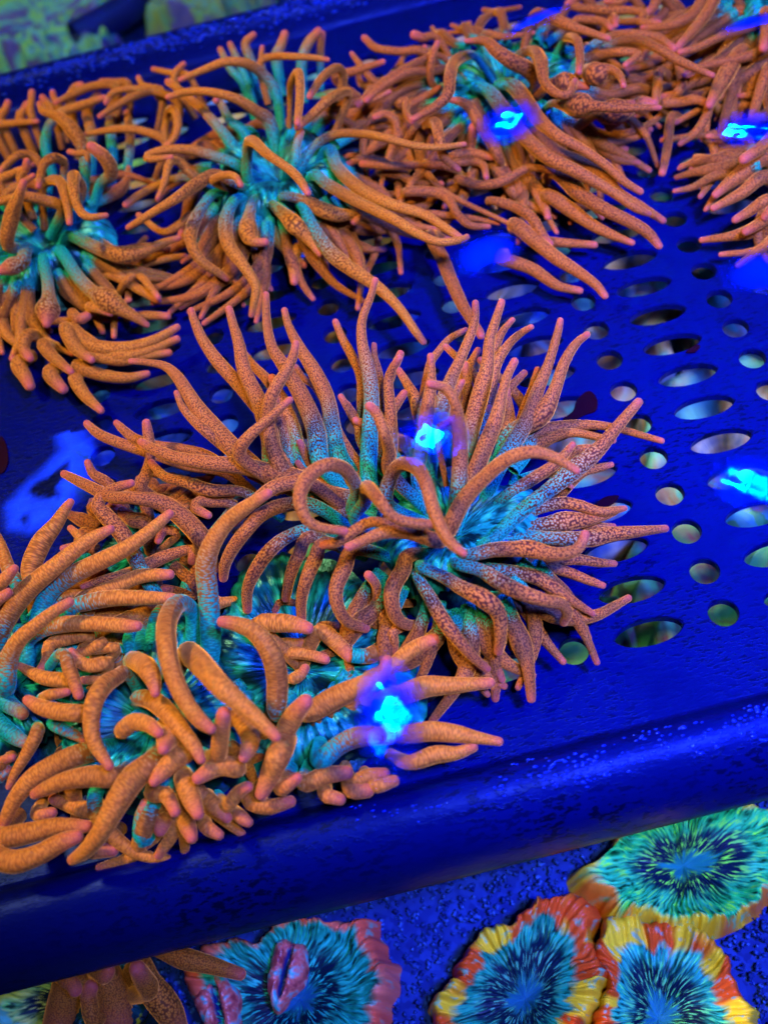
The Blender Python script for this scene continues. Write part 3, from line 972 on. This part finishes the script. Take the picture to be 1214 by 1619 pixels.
# ---- far right anemone past the corner and the one on the right edge
E_, cE = anemone(1250, -6, 26, .020, .020, "rust orange anemone filling the top right corner", M_DISC)
fill(E_, cE, .030, 40, 160, 260, .024, .066, (26, 18, 8), (.0040, .0054), M_RUST, .1, .35)
traced(E_, 814, 0, K4, M_RUST, (28, 28, 22), """
900,420 720,410 600,410 535,385;44 42 40 30;12 12;0
1140,510 1040,515 950,515;42 40 36;14 12;0
1150,462 1070,460;38 32;16;0
750,560 730,700 705,830;56 50 42;10 8;0
1080,70 960,100 880,180 800,260;92 82 72 50;18 14;0
1100,130 1000,220 900,320 820,380;80 76 66 46;16 12;0
1000,160 880,240 700,290 520,340;66 60 52 40;14 12;0
1180,300 1110,400 1070,450;60 56 44;14 12;0
790,300 800,400 770,450 700,465;56 54 48 42;18 16;0
700,340 680,430 670,500;56 54 40;18 18;0
700,505 790,490 870,480 930,500;56 56 50 44;16 18;0
920,-20 860,60 780,110 690,130 612,132;62 60 56 48 34;30 30 28;0
1000,-60 920,60 850,150 780,225;66 66 58 46;30 28 26;0
1090,240 1020,340 970,430 930,505;72 98 78 48;24 22;0
940,490 915,560 870,630 790,690;54 54 50 32;18 14 10;0
1240,90 1130,130 1000,170 870,230 790,250;50 48 46 42 36;30 30;0
1260,220 1100,275 980,300 880,325 810,360;62 54 48 40 30;28 26;0
1214,330 1170,450 1130,580;72 62 44;26 20;0
1200,60 1205,150 1190,230;70 66 56;34 32;0
700,-20 660,40 620,70;60 56 44;26 24;0
760,20 700,80 650,110;60 56 44;22 20;0
560,-10 500,10 440,5;50 46 40;24 24;0
330,-15 290,0 250,18;52 46 34;28 28;0
""")
Fn, cF = anemone(1285, 262, 18, .016, .016, "rust orange anemone half cut off by the right edge of the picture", M_DISC)
fill(Fn, cF, .024, 20, 130, 240, .014, .030, (18, 12, 6), (.0040, .0056), M_RUST, .1, .3)
traced(Fn, 814, 0, K4, M_RUST, (20, 18, 14), """
1100,640 1030,655 925,655;46 44 32;18 18;0
1080,720 980,780 910,830;56 52 36;10 8;0
960,690 955,740 965,790;50 46 40;10 8;0
1200,850 1080,930 950,1000;84 68 40;14 10;0
1214,960 1130,1010 1055,1055;72 62 42;14 10;0
1200,760 1090,830 1010,890 960,935;92 98 68 46;18 14;0
1240,1000 1195,1042;66 50;22 20;0
1240,1030 1160,1080 1105,1112;68 62 48;18 14;0
1260,660 1180,710 1095,765;78 74 58;26 26;0
""")

# ---- lower left group
G, cG = anemone(5, 1075, 22, .022, .022, "thick tentacled anemone cut off by the left edge below the pale blue patch", M_DISC)
H, cH = anemone(235, 1130, 23, .028, .025, "golden ribbed anemone with bulging tentacles leaning over the front rim", M_DISC)
J, cJ = anemone(470, 1040, 12, .036, .038, "pale orange anemone in the front under the brightest blue glint", M_DISC_BLUE)
Nn, cN = anemone(230, 860, 12, .018, .018, "small brown orange anemone squeezed between the two big ones at left", M_DISC)
fill(Nn, cN, .018, 26, 0, 360, .010, .022, (14, 12, 8), (.0042, .0060), M_RUST, .0, .5)
fill(G, cG, .024, 18, -30, 60, .018, .034, (24, 20, 12), (.0046, .0064), M_GOLD, .3, .3)
fill(H, cH, .026, 12, 180, 350, .008, .020, (22, 18, 10), (.0048, .0066), M_GOLD, .25, .4)
fill(H, cH, .026, 12, 30, 160, .012, .030, (22, 16, 10), (.0046, .0064), M_GOLD, .6, .4)
fill(J, cJ, .022, 14, 200, 340, .005, .012, (18, 14, 10), (.0044, .0058), M_GOLD, .2, .4)
traced(Nn, 0, 700, K4, M_ORANGE, (20, 24, 24), """
540,215 450,150 422,95;62 52 40;18 22;0
1120,300 1010,285 955,282 940,315 1000,348;62 62 66 62 46;22 26 26;.2
680,600 760,560 840,530 920,515 920,570;76 78 64 56 46;20 20;0
900,640 890,720 870,800;70 74 60;10 10;.8
930,740 860,710 790,700;40 44 50;16 16;0
560,640 480,660 400,690;52 46 36;26 26;0
850,440 790,420 760,470;50 56 44;20 22;0
700,390 640,370 590,330;90 90 66;16 18;0
700,300 640,220 560,310;70 66 50;14 12;0
980,490 890,370 780,290 650,265 540,260 430,210 310,150;112 114 104 78 72 66 46;22 34 28;0
745,720 660,570 590,440 510,350 470,300 500,250 560,215 630,195;80 92 98 92 78 68 62 48;20 32 36;.25
""")
traced(G, 0, 700, K4, M_GOLD, (26, 36, 34), """
100,720 40,600 10,500 -20,430;72 72 54 40;20 22;.3
400,490 370,440 340,410;56 46 36;12 12;0
150,700 150,600 200,480 270,390 320,310 340,285;66 104 104 78 52 40;22 26 28;0
-40,720 20,660 70,605;82 76 50;40 44;0
-40,800 40,720;72 54;42 44;0
-20,960 40,820 140,700 260,600 370,510 460,450 530,415;122 122 108 96 82 68 50;32 40 40;.12
180,860 240,720 340,640 480,570 600,510 700,440 770,380 815,340;92 94 102 92 82 72 62 48;28 38 40;.25
440,760 580,680 680,640 815,632;92 86 76 54;26 28;.1
430,560 300,620 200,760;60 60 60;12 14;.9
330,810 430,765 560,745 700,745 830,745;72 88 86 76 54;28 30;.25
130,1060 130,960 200,900 320,870 480,870 600,878 660,880;82 82 82 86 82 76 58;30 36 36;.3
430,930 330,940 240,970 230,1040 195,1085;66 72 68 62 42;28 32;0
500,960 420,1000 360,1010;60 56 40;28 28;0
560,990 480,990 420,1000;60 56 46;26 26;.2
30,1170 40,1050 90,950 170,880 260,810 335,765;102 104 88 76 66 52;32 42 42;.25
350,1150 220,1130 150,1100 95,1070;82 76 58 40;32 34;0
520,1060 430,1070 370,1040 345,1005;72 72 64 50;34 38;.15
300,1010 340,1100 380,1210;62 76 54;40 36;.3
480,1145 400,1140;50 44;30;0
-40,1100 20,1230 110,1300;110 104 70;28 26;1
-40,1300 60,1400 140,1450;104 92 60;26 24;.8
""", wscale=.92)
traced(G, 0, 1000, K4, M_GOLD, (26, 22, 18), """
0,640 -30,630 60,600;60 56 44;24;0
180,480 130,580 70,680 45,740;72 66 48 36;28 24;.2
0,690 40,660;70 50;20;.6
240,300 285,292 322,285;62 54 44;36;.1
400,390 280,380 200,360 135,325;92 92 80 54;38 40;.1
270,450 340,480 400,515;62 62 40;32 30;.6
180,870 250,865;72 58;20;0
480,860 380,840 260,800;80 90 60;16 16;0
0,980 150,960 280,930 420,930;112 112 92 62;22 22;0
-30,1050 60,1100 180,1070 290,1010 370,980;112 122 106 96 74;24 24;0
""", wscale=.92)
traced(H, 0, 1000, K4, M_GOLD, (28, 34, 30), """
430,1040 490,1042 540,1045;86 86 72;14;0
690,990 680,900 700,820;92 82 58;16 22;.6
890,890 905,940 920,985;98 92 64;18 20;.2
990,930 1050,970;78 58;16 16;.1
1150,880 1190,910;74 56;16;0
1010,810 1050,850 1090,890;84 84 58;20 20;.2
1090,830 1140,770 1190,740;72 72 58;22 28;.1
400,580 280,630 160,700 80,790 40,870 15,930;112 116 106 86 72 54;28 28 22;.12
570,690 450,690 320,710 220,750 170,775;102 116 98 76 54;30 32 30;.15
740,620 640,700 560,820 490,950 420,1040 350,1090;130 142 128 102 86 58;32 34 22;.1
820,870 790,900 770,950;70 90 70;20 20;.3
730,770 800,780 840,860;82 86 60;26 30;.25
890,720 920,800 950,870;112 104 68;30 32;.2
1140,650 1050,640 950,700;102 112 68;32 36;.2
900,560 830,620 770,680 740,715;112 112 86 58;34 36;.1
830,480 800,520 785,560;112 106 66;38 46;0
1040,600 1060,500 1075,390;92 92 78;36 50;.1
1130,410 1190,470 1200,540 1170,600;92 106 92 58;36 38;.1
590,470 640,430 710,440 760,480;92 96 82 60;38 44;.15
620,200 560,215 500,255 455,330 440,430 455,530 525,640;70 84 98 96 86 76 54;32 44 38;.12
660,320 740,330 820,400 890,490 940,560 965,610;82 104 98 82 72 52;34 44 42;.15
630,150 680,150 720,190 742,250 745,290;84 108 106 72 50;34 46 46;.25
1005,120 1010,-30 1000,-180 988,-320 1020,-430 1090,-530 1180,-600 1285,-668;104 112 112 108 96 86 76 54;24 46 58;.3
930,-60 900,-125 850,-135 805,-60 800,60 830,200 890,330 960,420 1012,462;84 94 100 106 106 100 90 78 58;28 52 50;.2
890,100 930,120 990,180 1060,260 1140,330 1230,410 1325,500;96 128 126 112 98 82 56;36 54 50;.02
""", wscale=.92)
traced(J, 350, 950, K5, M_GOLD, (24, 22, 16), """
230,170 290,165 330,155;48 46 40;12;0
260,205 330,205 400,225;52 52 40;12;0
270,300 300,290 322,258;44 44 38;10;0
370,120 430,150 495,215;66 70 52;16 14;0
140,95 210,85 280,90 332,105;62 80 70 52;20 22;0
640,260 700,210 760,170 815,148;62 66 62 52;18 20 22;0
320,700 400,670 480,660;72 74 60;22 22;.25
400,740 455,762;64 52;18;0
500,725 560,728;70 60;18;0
590,710 662,690;58 48;18;0
500,695 560,672 625,662;62 62 46;20;0
110,760 180,790 265,770;72 68 50;20 20;0
230,720 290,680;66 48;24 28;.1
720,620 820,590 900,585 965,560;62 76 56 44;16 14;0
690,512 800,500 900,510 980,525 1065,540;76 86 76 52 36;18 14;0
690,360 780,330 880,325 960,320 1030,315;86 92 72 56 46;18 16;0
380,610 450,555 530,520 640,520;82 82 88 70;24 24;.4
330,430 430,375 540,325 615,285 635,230;82 98 88 64 48;24 28 34;.1
215,430 215,300 190,200 130,120 60,90 5,80;76 92 92 78 66 50;24 40 42;.15
240,510 280,440 322,388;82 88 68;26 36;.25
225,580 195,650 155,740;104 92 58;34 28;.05
""", wscale=.92)

def tube(name, pts, r, material, parent=None, sides=14):
    V, Fc = [], []
    pts = np.asarray(pts)
    tan = np.gradient(pts, axis=0); tan /= np.linalg.norm(tan, axis=1)[:, None]
    for k in range(len(pts)):
        a = np.cross(tan[k], [0, 0, 1.0]); a /= np.linalg.norm(a); b = np.cross(a, tan[k])
        for q in range(sides):
            t = 2 * math.pi * q / sides
            V.append(pts[k] + r * (math.cos(t) * a + math.sin(t) * b))
    for k in range(len(pts) - 1):
        for q in range(sides):
            Fc.append((k * sides + q, k * sides + (q + 1) % sides, (k + 1) * sides + (q + 1) % sides, (k + 1) * sides + q))
    return mesh_obj(name, V, Fc, material, parent)


# ------------------------------------------------------------------ brain corals on the sand
def coral(name, centre, outline, material, label, height=.020, ridges=64, group=None, nr=22, turn=0.0, parts=True):
    """fleshy folded coral: outline as (x, y) offsets round the centre"""
    O = np.asarray(outline, float)
    ang = np.arctan2(O[:, 1], O[:, 0]); rad = np.hypot(O[:, 0], O[:, 1])
    o = np.argsort(ang); ang, rad = ang[o], rad[o]
    A3, R3 = np.r_[ang - 2 * np.pi, ang, ang + 2 * np.pi], np.r_[rad, rad, rad]
    na = ridges * 6
    th = np.linspace(0, 2 * np.pi, na + 1)
    R = np.interp((th + np.pi) % (2 * np.pi) - np.pi, A3, R3)
    kern = np.hanning(25); kern /= kern.sum()
    R = np.convolve(np.r_[R[-13:-1], R, R[1:13]], kern, 'valid')[:na + 1]
    ph = rng.uniform(0, 6.28, 6)
    lob = 1 + .05 * np.sin(5 * th + ph[0]) + .035 * np.sin(11 * th + ph[1]) + .02 * np.sin(23 * th + ph[3])
    e = empty(name, (centre[0], centre[1], SZ))
    V, uv = [], []
    rs = np.linspace(0, 1, nr + 1)
    for r in rs:
        prof = .30 + .75 * r ** 1.6 - .18 * math.exp(-(r / .16) ** 2)
        if r > .80: prof -= 1.35 * ((r - .80) / .20) ** 2
        rg = np.sin(ridges * th + 2.2 * np.sin(3 * th + ph[2])) * .0007 * min(1, r * 1.8) * (1 + .6 * np.sin(7 * th + ph[5]))
        bead = np.abs(np.sin(ridges * .27 * th + 1.5 * np.sin(4 * th + ph[1]))) * .0026 * (.5 + .5 * np.sin(6 * th + ph[4])) * np.clip((r - .62) / .2, 0, 1)
        rg = rg + bead
        lo = (np.sin(5 * th + ph[3]) * .0022 + np.sin(11 * th + ph[4]) * .0014) * r
        z = SZ + np.maximum(height * prof + rg + lo * (r > .2), -.002)
        rr = R * r * (1 + (lob - 1) * r)
        V += list(np.column_stack([centre[0] + rr * np.cos(th), centre[1] + rr * np.sin(th), z]))
        uv += list(np.column_stack([th / (2 * np.pi), np.full(na + 1, r)]))
    s1 = na + 1
    cut = int(nr * .22)
    V, uv = np.array(V), np.array(uv)
    if nr > 16:
        from mathutils import noise as mn
        wob = np.array([mn.noise_vector(Vector((V[q][0] * 70, V[q][1] * 70, ph[0]))) for q in range(len(V))])
        wob2 = np.array([mn.noise_vector(Vector((V[q][0] * 210, V[q][1] * 210, ph[1]))) for q in range(len(V))])
        V = V + (wob * np.array([.0035, .0035, .0030]) + wob2 * np.array([.0011, .0011, .0013])) * np.clip(uv[:, 1:2] * 1.5, 0, 1)
        V[s1 - 1::s1] = V[0::s1]

    def ring(i0, i1):
        return [((i - i0) * s1 + k, (i - i0) * s1 + k + 1, (i - i0 + 1) * s1 + k + 1, (i - i0 + 1) * s1 + k) for i in range(i0, i1) for k in range(na)]
    for nm, i0, i1 in (("mouth", 0, cut), ("mantle", cut, nr)):
        sl = slice(i0 * s1, (i1 + 1) * s1)
        mesh_obj(nm, V[sl], ring(i0, i1), material, e, uv=uv[sl])
    tag(e, label, "coral", group)
    return e


RED, YEL, ORG = (.75, .09, .01), (.95, .70, .02), (.85, .24, .02)
TEAL, AQUA, GRN, LIME = (.006, .24, .12), (.015, .46, .24), (.012, .52, .10), (.24, .90, .06)
M_CO_GREEN = coral_material("green_coral_flesh", ORG, YEL, GRN, (.03, .60, .20), LIME, (.01, .20, .16), 1.3, .80)
M_CO_TEAL = coral_material("teal_coral_flesh", RED, YEL, TEAL, AQUA, (.08, .45, .20), (.01, .13, .18), 5.1)
M_CO_BAND = coral_material("banded_coral_flesh", (.75, .09, .01), YEL, AQUA, (.03, .40, .30), (.14, .75, .20), (.015, .20, .24), 9.7)
M_CO_PINK = coral_material("pink_teal_coral_flesh", (.80, .12, .05), (.85, .20, .10), TEAL, (.012, .42, .26), (.03, .60, .36), (.01, .12, .22), 14.2, .76)
M_CO_DIM = coral_material("cream_coral_flesh", (.55, .36, .20), (.16, .45, .35), (.45, .34, .22), (.10, .42, .36), (.60, .52, .34), (.30, .12, .07), 21.0)
M_CO_LEAF = coral_material("lime_coral_flesh", (.70, .80, .08), (.10, .75, .50), (.20, .80, .20), (.70, .80, .12), (.80, .90, .2), (.08, .50, .55), 26.0)
M_CO_RUST = coral_material("rust_coral_flesh", (.40, .12, .06), (.10, .40, .10), (.30, .09, .05), (.08, .42, .08), (.20, .55, .08), (.20, .05, .03), 31.0)


def soft_material(name, stops, seed):
    k = NT(name)
    co = k.n('ShaderNodeTexCoord').outputs['Object']
    off = k.n('ShaderNodeVectorMath', _operation='ADD', i0=co, i1=(seed, seed * .7, 0)).outputs[0]
    n1 = k.n('ShaderNodeTexNoise', Vector=off, Scale=34.0, Detail=3.0, Distortion=.8).outputs[0]
    n2 = k.n('ShaderNodeTexNoise', Vector=off, Scale=160.0, Detail=3.0).outputs[0]
    c = k.mix(k.math('ADD', .15, k.math('MULTIPLY', n2, .35)), k.ramp(n1, stops), (.16, .12, .12))
    p = k.n('ShaderNodeBsdfPrincipled', Base__Color=c, Roughness=.5, Normal=k.bump(n2, .4, .002))
    p.inputs['Specular IOR Level'].default_value = .1
    return k.done(p.outputs[0])


M_SOFT_CREAM = soft_material("cream_polyp_flesh", [(.36, (.08, .50, .40)), (.45, (.62, .56, .40)), (.52, (.45, .20, .09)), (.58, (.20, .14, .10)), (.66, (.12, .60, .44))], 3.0)
M_SOFT_AQUA = soft_material("aqua_polyp_flesh", [(.34, (.05, .50, .38)), (.46, (.16, .68, .42)), (.54, (.48, .26, .12)), (.62, (.60, .56, .40)), (.70, (.04, .16, .40))], 8.0)
M_SOFT_GREEN = soft_material("green_polyp_flesh", [(.36, (.34, .10, .05)), (.47, (.10, .70, .08)), (.56, (.30, .85, .10)), (.66, (.36, .12, .06))], 13.0)
M_SOFT_BLUE = soft_material("blue_polyp_flesh", [(.36, (.04, .16, .75)), (.50, (.10, .40, .85)), (.62, (.60, .60, .50))], 17.0)


def px_coral(u, v, px, *a, **kw):
    z = SZ + .016
    c = at(u, v, z)
    off = [(at(p, q, z) - c)[:2] for p, q in px]
    return coral("brain_coral", c, off, *a, **kw)


CG = "brain corals on the sand in front of the tray"
px_coral(1085, 1352, [(885, 1372), (905, 1402), (950, 1436), (1030, 1462), (1117, 1468), (1165, 1456), (1220, 1430), (1290, 1390), (1300, 1310), (1240, 1262), (1130, 1262), (1040, 1290), (960, 1325), (905, 1350)],
         M_CO_GREEN, "bright green brain coral with orange edge under the right end of the front rim", ridges=70, group=CG)
px_coral(828, 1568, [(668, 1615), (680, 1560), (728, 1505), (770, 1452), (830, 1418), (895, 1404), (945, 1415), (962, 1455), (960, 1510), (942, 1570), (925, 1625), (860, 1680), (740, 1690)],
         M_CO_TEAL, "teal brain coral with rust and yellow edge, left one at the bottom right", ridges=62, group=CG)
px_coral(1045, 1600, [(948, 1468), (970, 1430), (1022, 1424), (1072, 1442), (1120, 1474), (1168, 1526), (1206, 1576), (1220, 1620), (1190, 1690), (1060, 1720), (960, 1690), (932, 1620), (950, 1540)],
         M_CO_BAND, "teal brain coral with red and yellow banded edge at the bottom right corner", ridges=62, group=CG)
CD = px_coral(462, 1568, [(298, 1515), (312, 1492), (400, 1464), (500, 1448), (585, 1438), (604, 1475), (616, 1535), (626, 1600), (560, 1680), (430, 1700), (320, 1670), (285, 1560)],
         M_CO_PINK, "teal brain coral with salmon pink lips at the bottom centre left", ridges=66, group=CG)
# folded pink lips on that coral
kl = NT("salmon_lip_flesh")
nl = kl.n('ShaderNodeTexNoise', Vector=kl.n('ShaderNodeTexCoord').outputs['Object'], Scale=240.0, Detail=4.0).outputs[0]
cl = kl.ramp(nl, [(.38, (.30, .04, .04)), (.52, (.65, .14, .10)), (.66, (.06, .45, .40))])
cl = kl.mix(kl.ramp(kl.attr('slit'), [(.35, (0, 0, 0)), (.7, (1, 1, 1))]), cl, (.004, .02, .12))
M_LIP = kl.done(kl.n('ShaderNodeBsdfPrincipled', Base__Color=cl, Roughness=.4, Normal=kl.bump(nl, .5, .0012)).outputs[0])


def lip(parent, u, v, a, b, turn, h):
    """fleshy swollen lip round a dark slit"""
    z = SZ + .012
    V, Fc, slit = [], [], []
    nr, na = 12, 48
    for q in range(nr + 1):
        f = q / nr
        for k in range(na):
            t = 2 * math.pi * k / na
            w = 1 + .10 * math.sin(3 * t + u) + .07 * math.sin(5 * t + v)
            x, y = a * f * w * math.cos(t), b * f * w * math.sin(t)
            g = abs(x) / a + .35 * max(0, abs(y) / b - .55) * 2
            d = math.exp(-(g / .20) ** 2)
            P = at(u + x * math.cos(turn) - y * math.sin(turn), v + x * math.sin(turn) + y * math.cos(turn), z)
            V.append(P + np.array([0, 0, h * math.sqrt(max(0, 1 - f ** 2.5)) * (1 - .75 * d) + .0006 * math.sin(13 * t + 9 * f)]))
            slit.append(d)
    Fc = [(q * na + k, q * na + (k + 1) % na, (q + 1) * na + (k + 1) % na, (q + 1) * na + k) for q in range(nr) for k in range(na)]
    mesh_obj("lip", V, Fc, M_LIP, parent, attrs={"slit": slit})


lip(CD, 455, 1540, 30, 58, .25, .0085)
lip(CD, 350, 1592, 36, 48, -.2, .0085)
px_coral(95, 1575, [(-30, 1590), (0, 1560), (60, 1548), (130, 1540), (190, 1545), (200, 1590), (150, 1640), (60, 1650)],
         M_CO_LEAF, "lime green coral peeking out below the front rim at the bottom left", ridges=40, group=CG)
# behind the tray, top left
M_BACK_A = soft_material("lime_teal_polyp_flesh", [(.40, (.001, .02, .40)), (.46, (.002, .34, .55)), (.51, (.10, .50, .06)), (.54, (.002, .40, .50)), (.60, (.001, .03, .40))], 23.0)
M_BACK_B = soft_material("yellow_green_polyp_flesh", [(.38, (.002, .03, .30)), (.46, (.05, .24, .06)), (.53, (.006, .26, .26)), (.59, (.09, .24, .03)), (.68, (.004, .10, .30))], 29.0)
for (u, v, rx, ry, m, lb) in ((60, 20, 150, 62, M_BACK_A, "blurred lime and teal coral behind the back rim at the top left corner"),
                              (330, -8, 105, 40, M_BACK_B, "blurred yellow green coral behind the back rim right of the dark hose"),
                              (110, 70, 80, 28, M_BACK_A, "small blurred green coral just behind the back rim")):
    px_coral(u, v, [(u + rx * math.cos(t), v - rx * .25 * math.cos(t) + ry * math.sin(t)) for t in np.linspace(0, 6.28, 20, endpoint=False)], m, lb,
             ridges=44, height=.03, group="corals behind the tray")
# under the tray, seen through the holes
mats = [M_SOFT_CREAM, M_SOFT_AQUA, M_SOFT_CREAM, M_SOFT_AQUA, M_SOFT_CREAM, M_SOFT_BLUE, M_SOFT_AQUA]
n = 0
for j in range(9):
    for i in range(7):
        x, y = -.20 + i * .080 + (j % 2) * .03 + rng.normal(0, .005), -.015 + j * .066 + rng.normal(0, .005)
        if y > .43: continue
        m = M_SOFT_GREEN if (i >= 4 and j == 0) or (i == 3 and j == 0) else mats[(n * 3 + j) % 7]
        r = rng.uniform(.042, .050)
        el = [((r * (1 + .12 * math.sin(2 * t + n))) * math.cos(t), r * math.sin(t)) for t in np.linspace(0, 6.28, 24, endpoint=False)]
        coral("coral", (x, y), el, m, "coral lying on the sand below the tray, glimpsed through its slots and holes", height=.045, ridges=24,
              group="corals below the tray", nr=14)
        n += 1

# dark hose behind the tray
hose = catmull([at(120, 60, -.10), at(175, 30, -.10), at(215, 0, -.10), at(235, -60, -.10), at(240, -140, -.10)], 30)
M_HOSE = plain("dark_blue_hose", (.004, .008, .10), .4, (.1, .2, 1))


tag(tube("hose", hose, .011, M_HOSE), "dark hose lying on the sand behind the tray at the top left", "hose")

# small anemone on the sand below the front rim
Q = at(170, 1575, SZ + .03)
S = empty("anemone", (Q[0], Q[1], SZ))
S["hub"] = [float(x) for x in Q]
tag(S, "brown blurred anemone on the sand under the front rim at the bottom left", "anemone")
oral_disc(S, Q, .016, .016, M_COLUMN)
column(S, Q, .016, .016, M_COLUMN, SZ)
traced(S, 0, 1215, K2, M_AMBER, (-92, -85, -80), """
470,560 580,600 660,620 760,650;70 80 66 46;-75 -75 -75;0
250,620 210,720 180,840;110 130 120;-80 -88 -96;0
330,640 360,720 380,830;110 120 110;-80 -86 -92;0
440,610 470,680 530,760 570,830;70 100 110 70;-78 -82 -90;0
470,700 450,660 435,632;80 76 64;-78 -70 -64;0
300,640 330,660 345,640;60 56 50;-75 -70 -68;0
200,660 230,680 240,700;60 60 56;-75 -75;0
300,800 280,720 290,690;60 64 56;-82 -78;0
""")

# loose sand grains, nearest part only
N = 16000
gx = rng.uniform(-.22, .18, N); gy = rng.uniform(-.21, .0, N); gr = rng.uniform(.0006, .0014, N)
octa = np.array([(1, 0, 0), (-1, 0, 0), (0, 1, 0), (0, -1, 0), (0, 0, 1), (0, 0, -1)], float)
of = np.array([(0, 2, 4), (2, 1, 4), (1, 3, 4), (3, 0, 4), (2, 0, 5), (1, 2, 5), (3, 1, 5), (0, 3, 5)])
jit = octa[None] * rng.uniform(.6, 1.3, (N, 6, 1)) + rng.normal(0, .18, (N, 6, 3))
GV = (jit * gr[:, None, None] + np.stack([gx, gy, np.full(N, SZ + .0012)], 1)[:, None, :]).reshape(-1, 3)
GF = (of[None] + 6 * np.arange(N)[:, None, None]).reshape(-1, 3)
tag(mesh_obj("sand_grain_cover", GV, GF, M_GRAIN), "loose blue lit sand grains strewn over the tank bottom", kind="stuff")

# ------------------------------------------------------------------ reef lamps overhead and the water ripples that mirror them
LAMP_Z = .50
lamp_xy = [(.02, .30), (.02, .66), (.36, .34), (.36, .72)]
M_LED = emitter("blue_led", (0, .06, 1.0), 170.0)
M_LEDC = emitter("cyan_led", (.0, .9, 1.0), 150.0)
M_HOUSING = plain("lamp_housing", (.02, .02, .03), .4)


def disc_mesh(name, c, r, h, material, parent, n=20):
    V = [(c[0] + r * math.cos(2 * math.pi * k / n), c[1] + r * math.sin(2 * math.pi * k / n), c[2] + z) for z in (0, h) for k in range(n)]
    V += [(c[0], c[1], c[2]), (c[0], c[1], c[2] + h)]
    Fc = [(k, (k + 1) % n, n + (k + 1) % n, n + k) for k in range(n)] + [((k + 1) % n, k, 2 * n) for k in range(n)] + [(n + k, n + (k + 1) % n, 2 * n + 1) for k in range(n)]
    return mesh_obj(name, V, Fc, material, parent, smooth=False)


lamps = []
LAMP_LABEL = ["blue reef lamp mirrored in the glint over the middle anemone", "blue reef lamp mirrored in the glint over the upper right anemone",
              "blue reef lamp mirrored in the glint over the slots at the right edge", "blue reef lamp mirrored in the glints at the top right corner"]
for li, (lx, ly) in enumerate(lamp_xy):
    e = empty("reef_lamp", (lx, ly, LAMP_Z))
    tag(e, LAMP_LABEL[li], "lamp", "reef lamps over the tank")
    disc_mesh("housing", (lx, ly, LAMP_Z + .004), .042, .02, M_HOUSING, e, 32)
    for k in range(10):
        a = 2 * math.pi * k / 7 + .3 * li
        r = .021 if k < 7 else .009
        if k >= 7: a = 2 * math.pi * (k - 7) / 3
        disc_mesh("lens", (lx + r * math.cos(a), ly + r * math.sin(a), LAMP_Z), .0062 if k < 7 else .005, .005, M_LEDC if k in (2, 8) else M_LED, e, 14)
    lamps.append(np.array([lx, ly, LAMP_Z]))

ZW = .095
M_WATER = water_material("water_skin", .035, .32)
M_WATER_BRIGHT = water_material("water_skin_bright_glint", .035, .30, .95, 1.75)  # mirror strength raised to brighten the front glint
M_WATER_MID = water_material("water_skin_mid_glint", .035, .30, .9, 1.5)  # mirror strength raised a little for the middle glints
M_WATER_SOFT = water_material("water_skin_choppy", .34, .44)


def ripple(u, v, rpx, lamp, curve, soft=False, stretch=1.0, tilt=0.0, label="", curve_y=None):  # each water patch is shaped and tilted so its lamp mirrors here
    c = at(u, v, ZW)
    i = (c - CAM) / np.linalg.norm(c - CAM)
    o = (lamps[lamp] - c) / np.linalg.norm(lamps[lamp] - c)
    nn = o - i; nn /= np.linalg.norm(nn)
    r = rpx * depth(c) / FOC
    ax = np.cross([0, 1.0, 0], nn); ax /= np.linalg.norm(ax); ay = np.cross(nn, ax)
    ax, ay = ax * math.cos(tilt) + ay * math.sin(tilt), -ax * math.sin(tilt) + ay * math.cos(tilt)
    V, Fc = [], []
    nr, na = 14, 48
    ph = rng.uniform(0, 6.28, 4)
    for q in range(nr + 1):
        f = q / nr
        for k in range(na):
            t = 2 * math.pi * k / na
            x, y = r * f * math.cos(t), r * f * stretch * math.sin(t)
            z = -(x * x / (2 * curve) + y * y / (2 * (curve_y or curve * stretch ** 2.2)))
            z += .00003 * math.sin(x * 700 + ph[0]) * math.sin(y * 620 + ph[1])
            V.append(c + ax * x + ay * y + nn * z)
    Fc = [(q * na + k, q * na + (k + 1) % na, (q + 1) * na + (k + 1) % na, (q + 1) * na + k) for q in range(nr) for k in range(na)]
    film = np.repeat([(1 - (q / nr) ** 2) ** 1.5 for q in range(nr + 1)], na)  # fades mirror and blue tint out towards the patch edge
    w = mesh_obj("water_ripple", V, Fc, M_WATER_SOFT if soft else (M_WATER_BRIGHT if v > 1000 else M_WATER_MID if v > 600 else M_WATER), attrs={"film": film})
    tag(w, label, kind="structure", group="water ripples mirroring the lamps")


ripple(683, 697, 70, 0, .34, label="water ripple mirroring the lamp over the middle anemone")
ripple(616, 1140, 66, 0, .22, False, 2.2, -.14, "tall narrow cyan lamp glint on the water near the front rim", 2.6)
ripple(803, 193, 62, 1, .30, label="lamp glint on the water over the upper right anemone")
ripple(768, 400, 66, 1, .10, True, label="soft blue lamp glint on the water below the upper right anemone")
ripple(1198, 428, 70, 3, .10, True, label="soft blue lamp glint on the water at the right edge")
ripple(1180, 203, 60, 3, .30, label="lamp glint on the water over the right edge anemone")
ripple(1186, 765, 70, 2, .34, label="lamp glint on the water over the slots at the right edge")
ripple(846, 30, 62, 1, .085, True, .45, -.1, "flat soft blue glint on the water at the top")
ripple(1188, 34, 62, 3, .085, True, .45, -.1, "flat soft blue glint on the water in the top right corner")
print("tentacles", NT_COUNT[0])
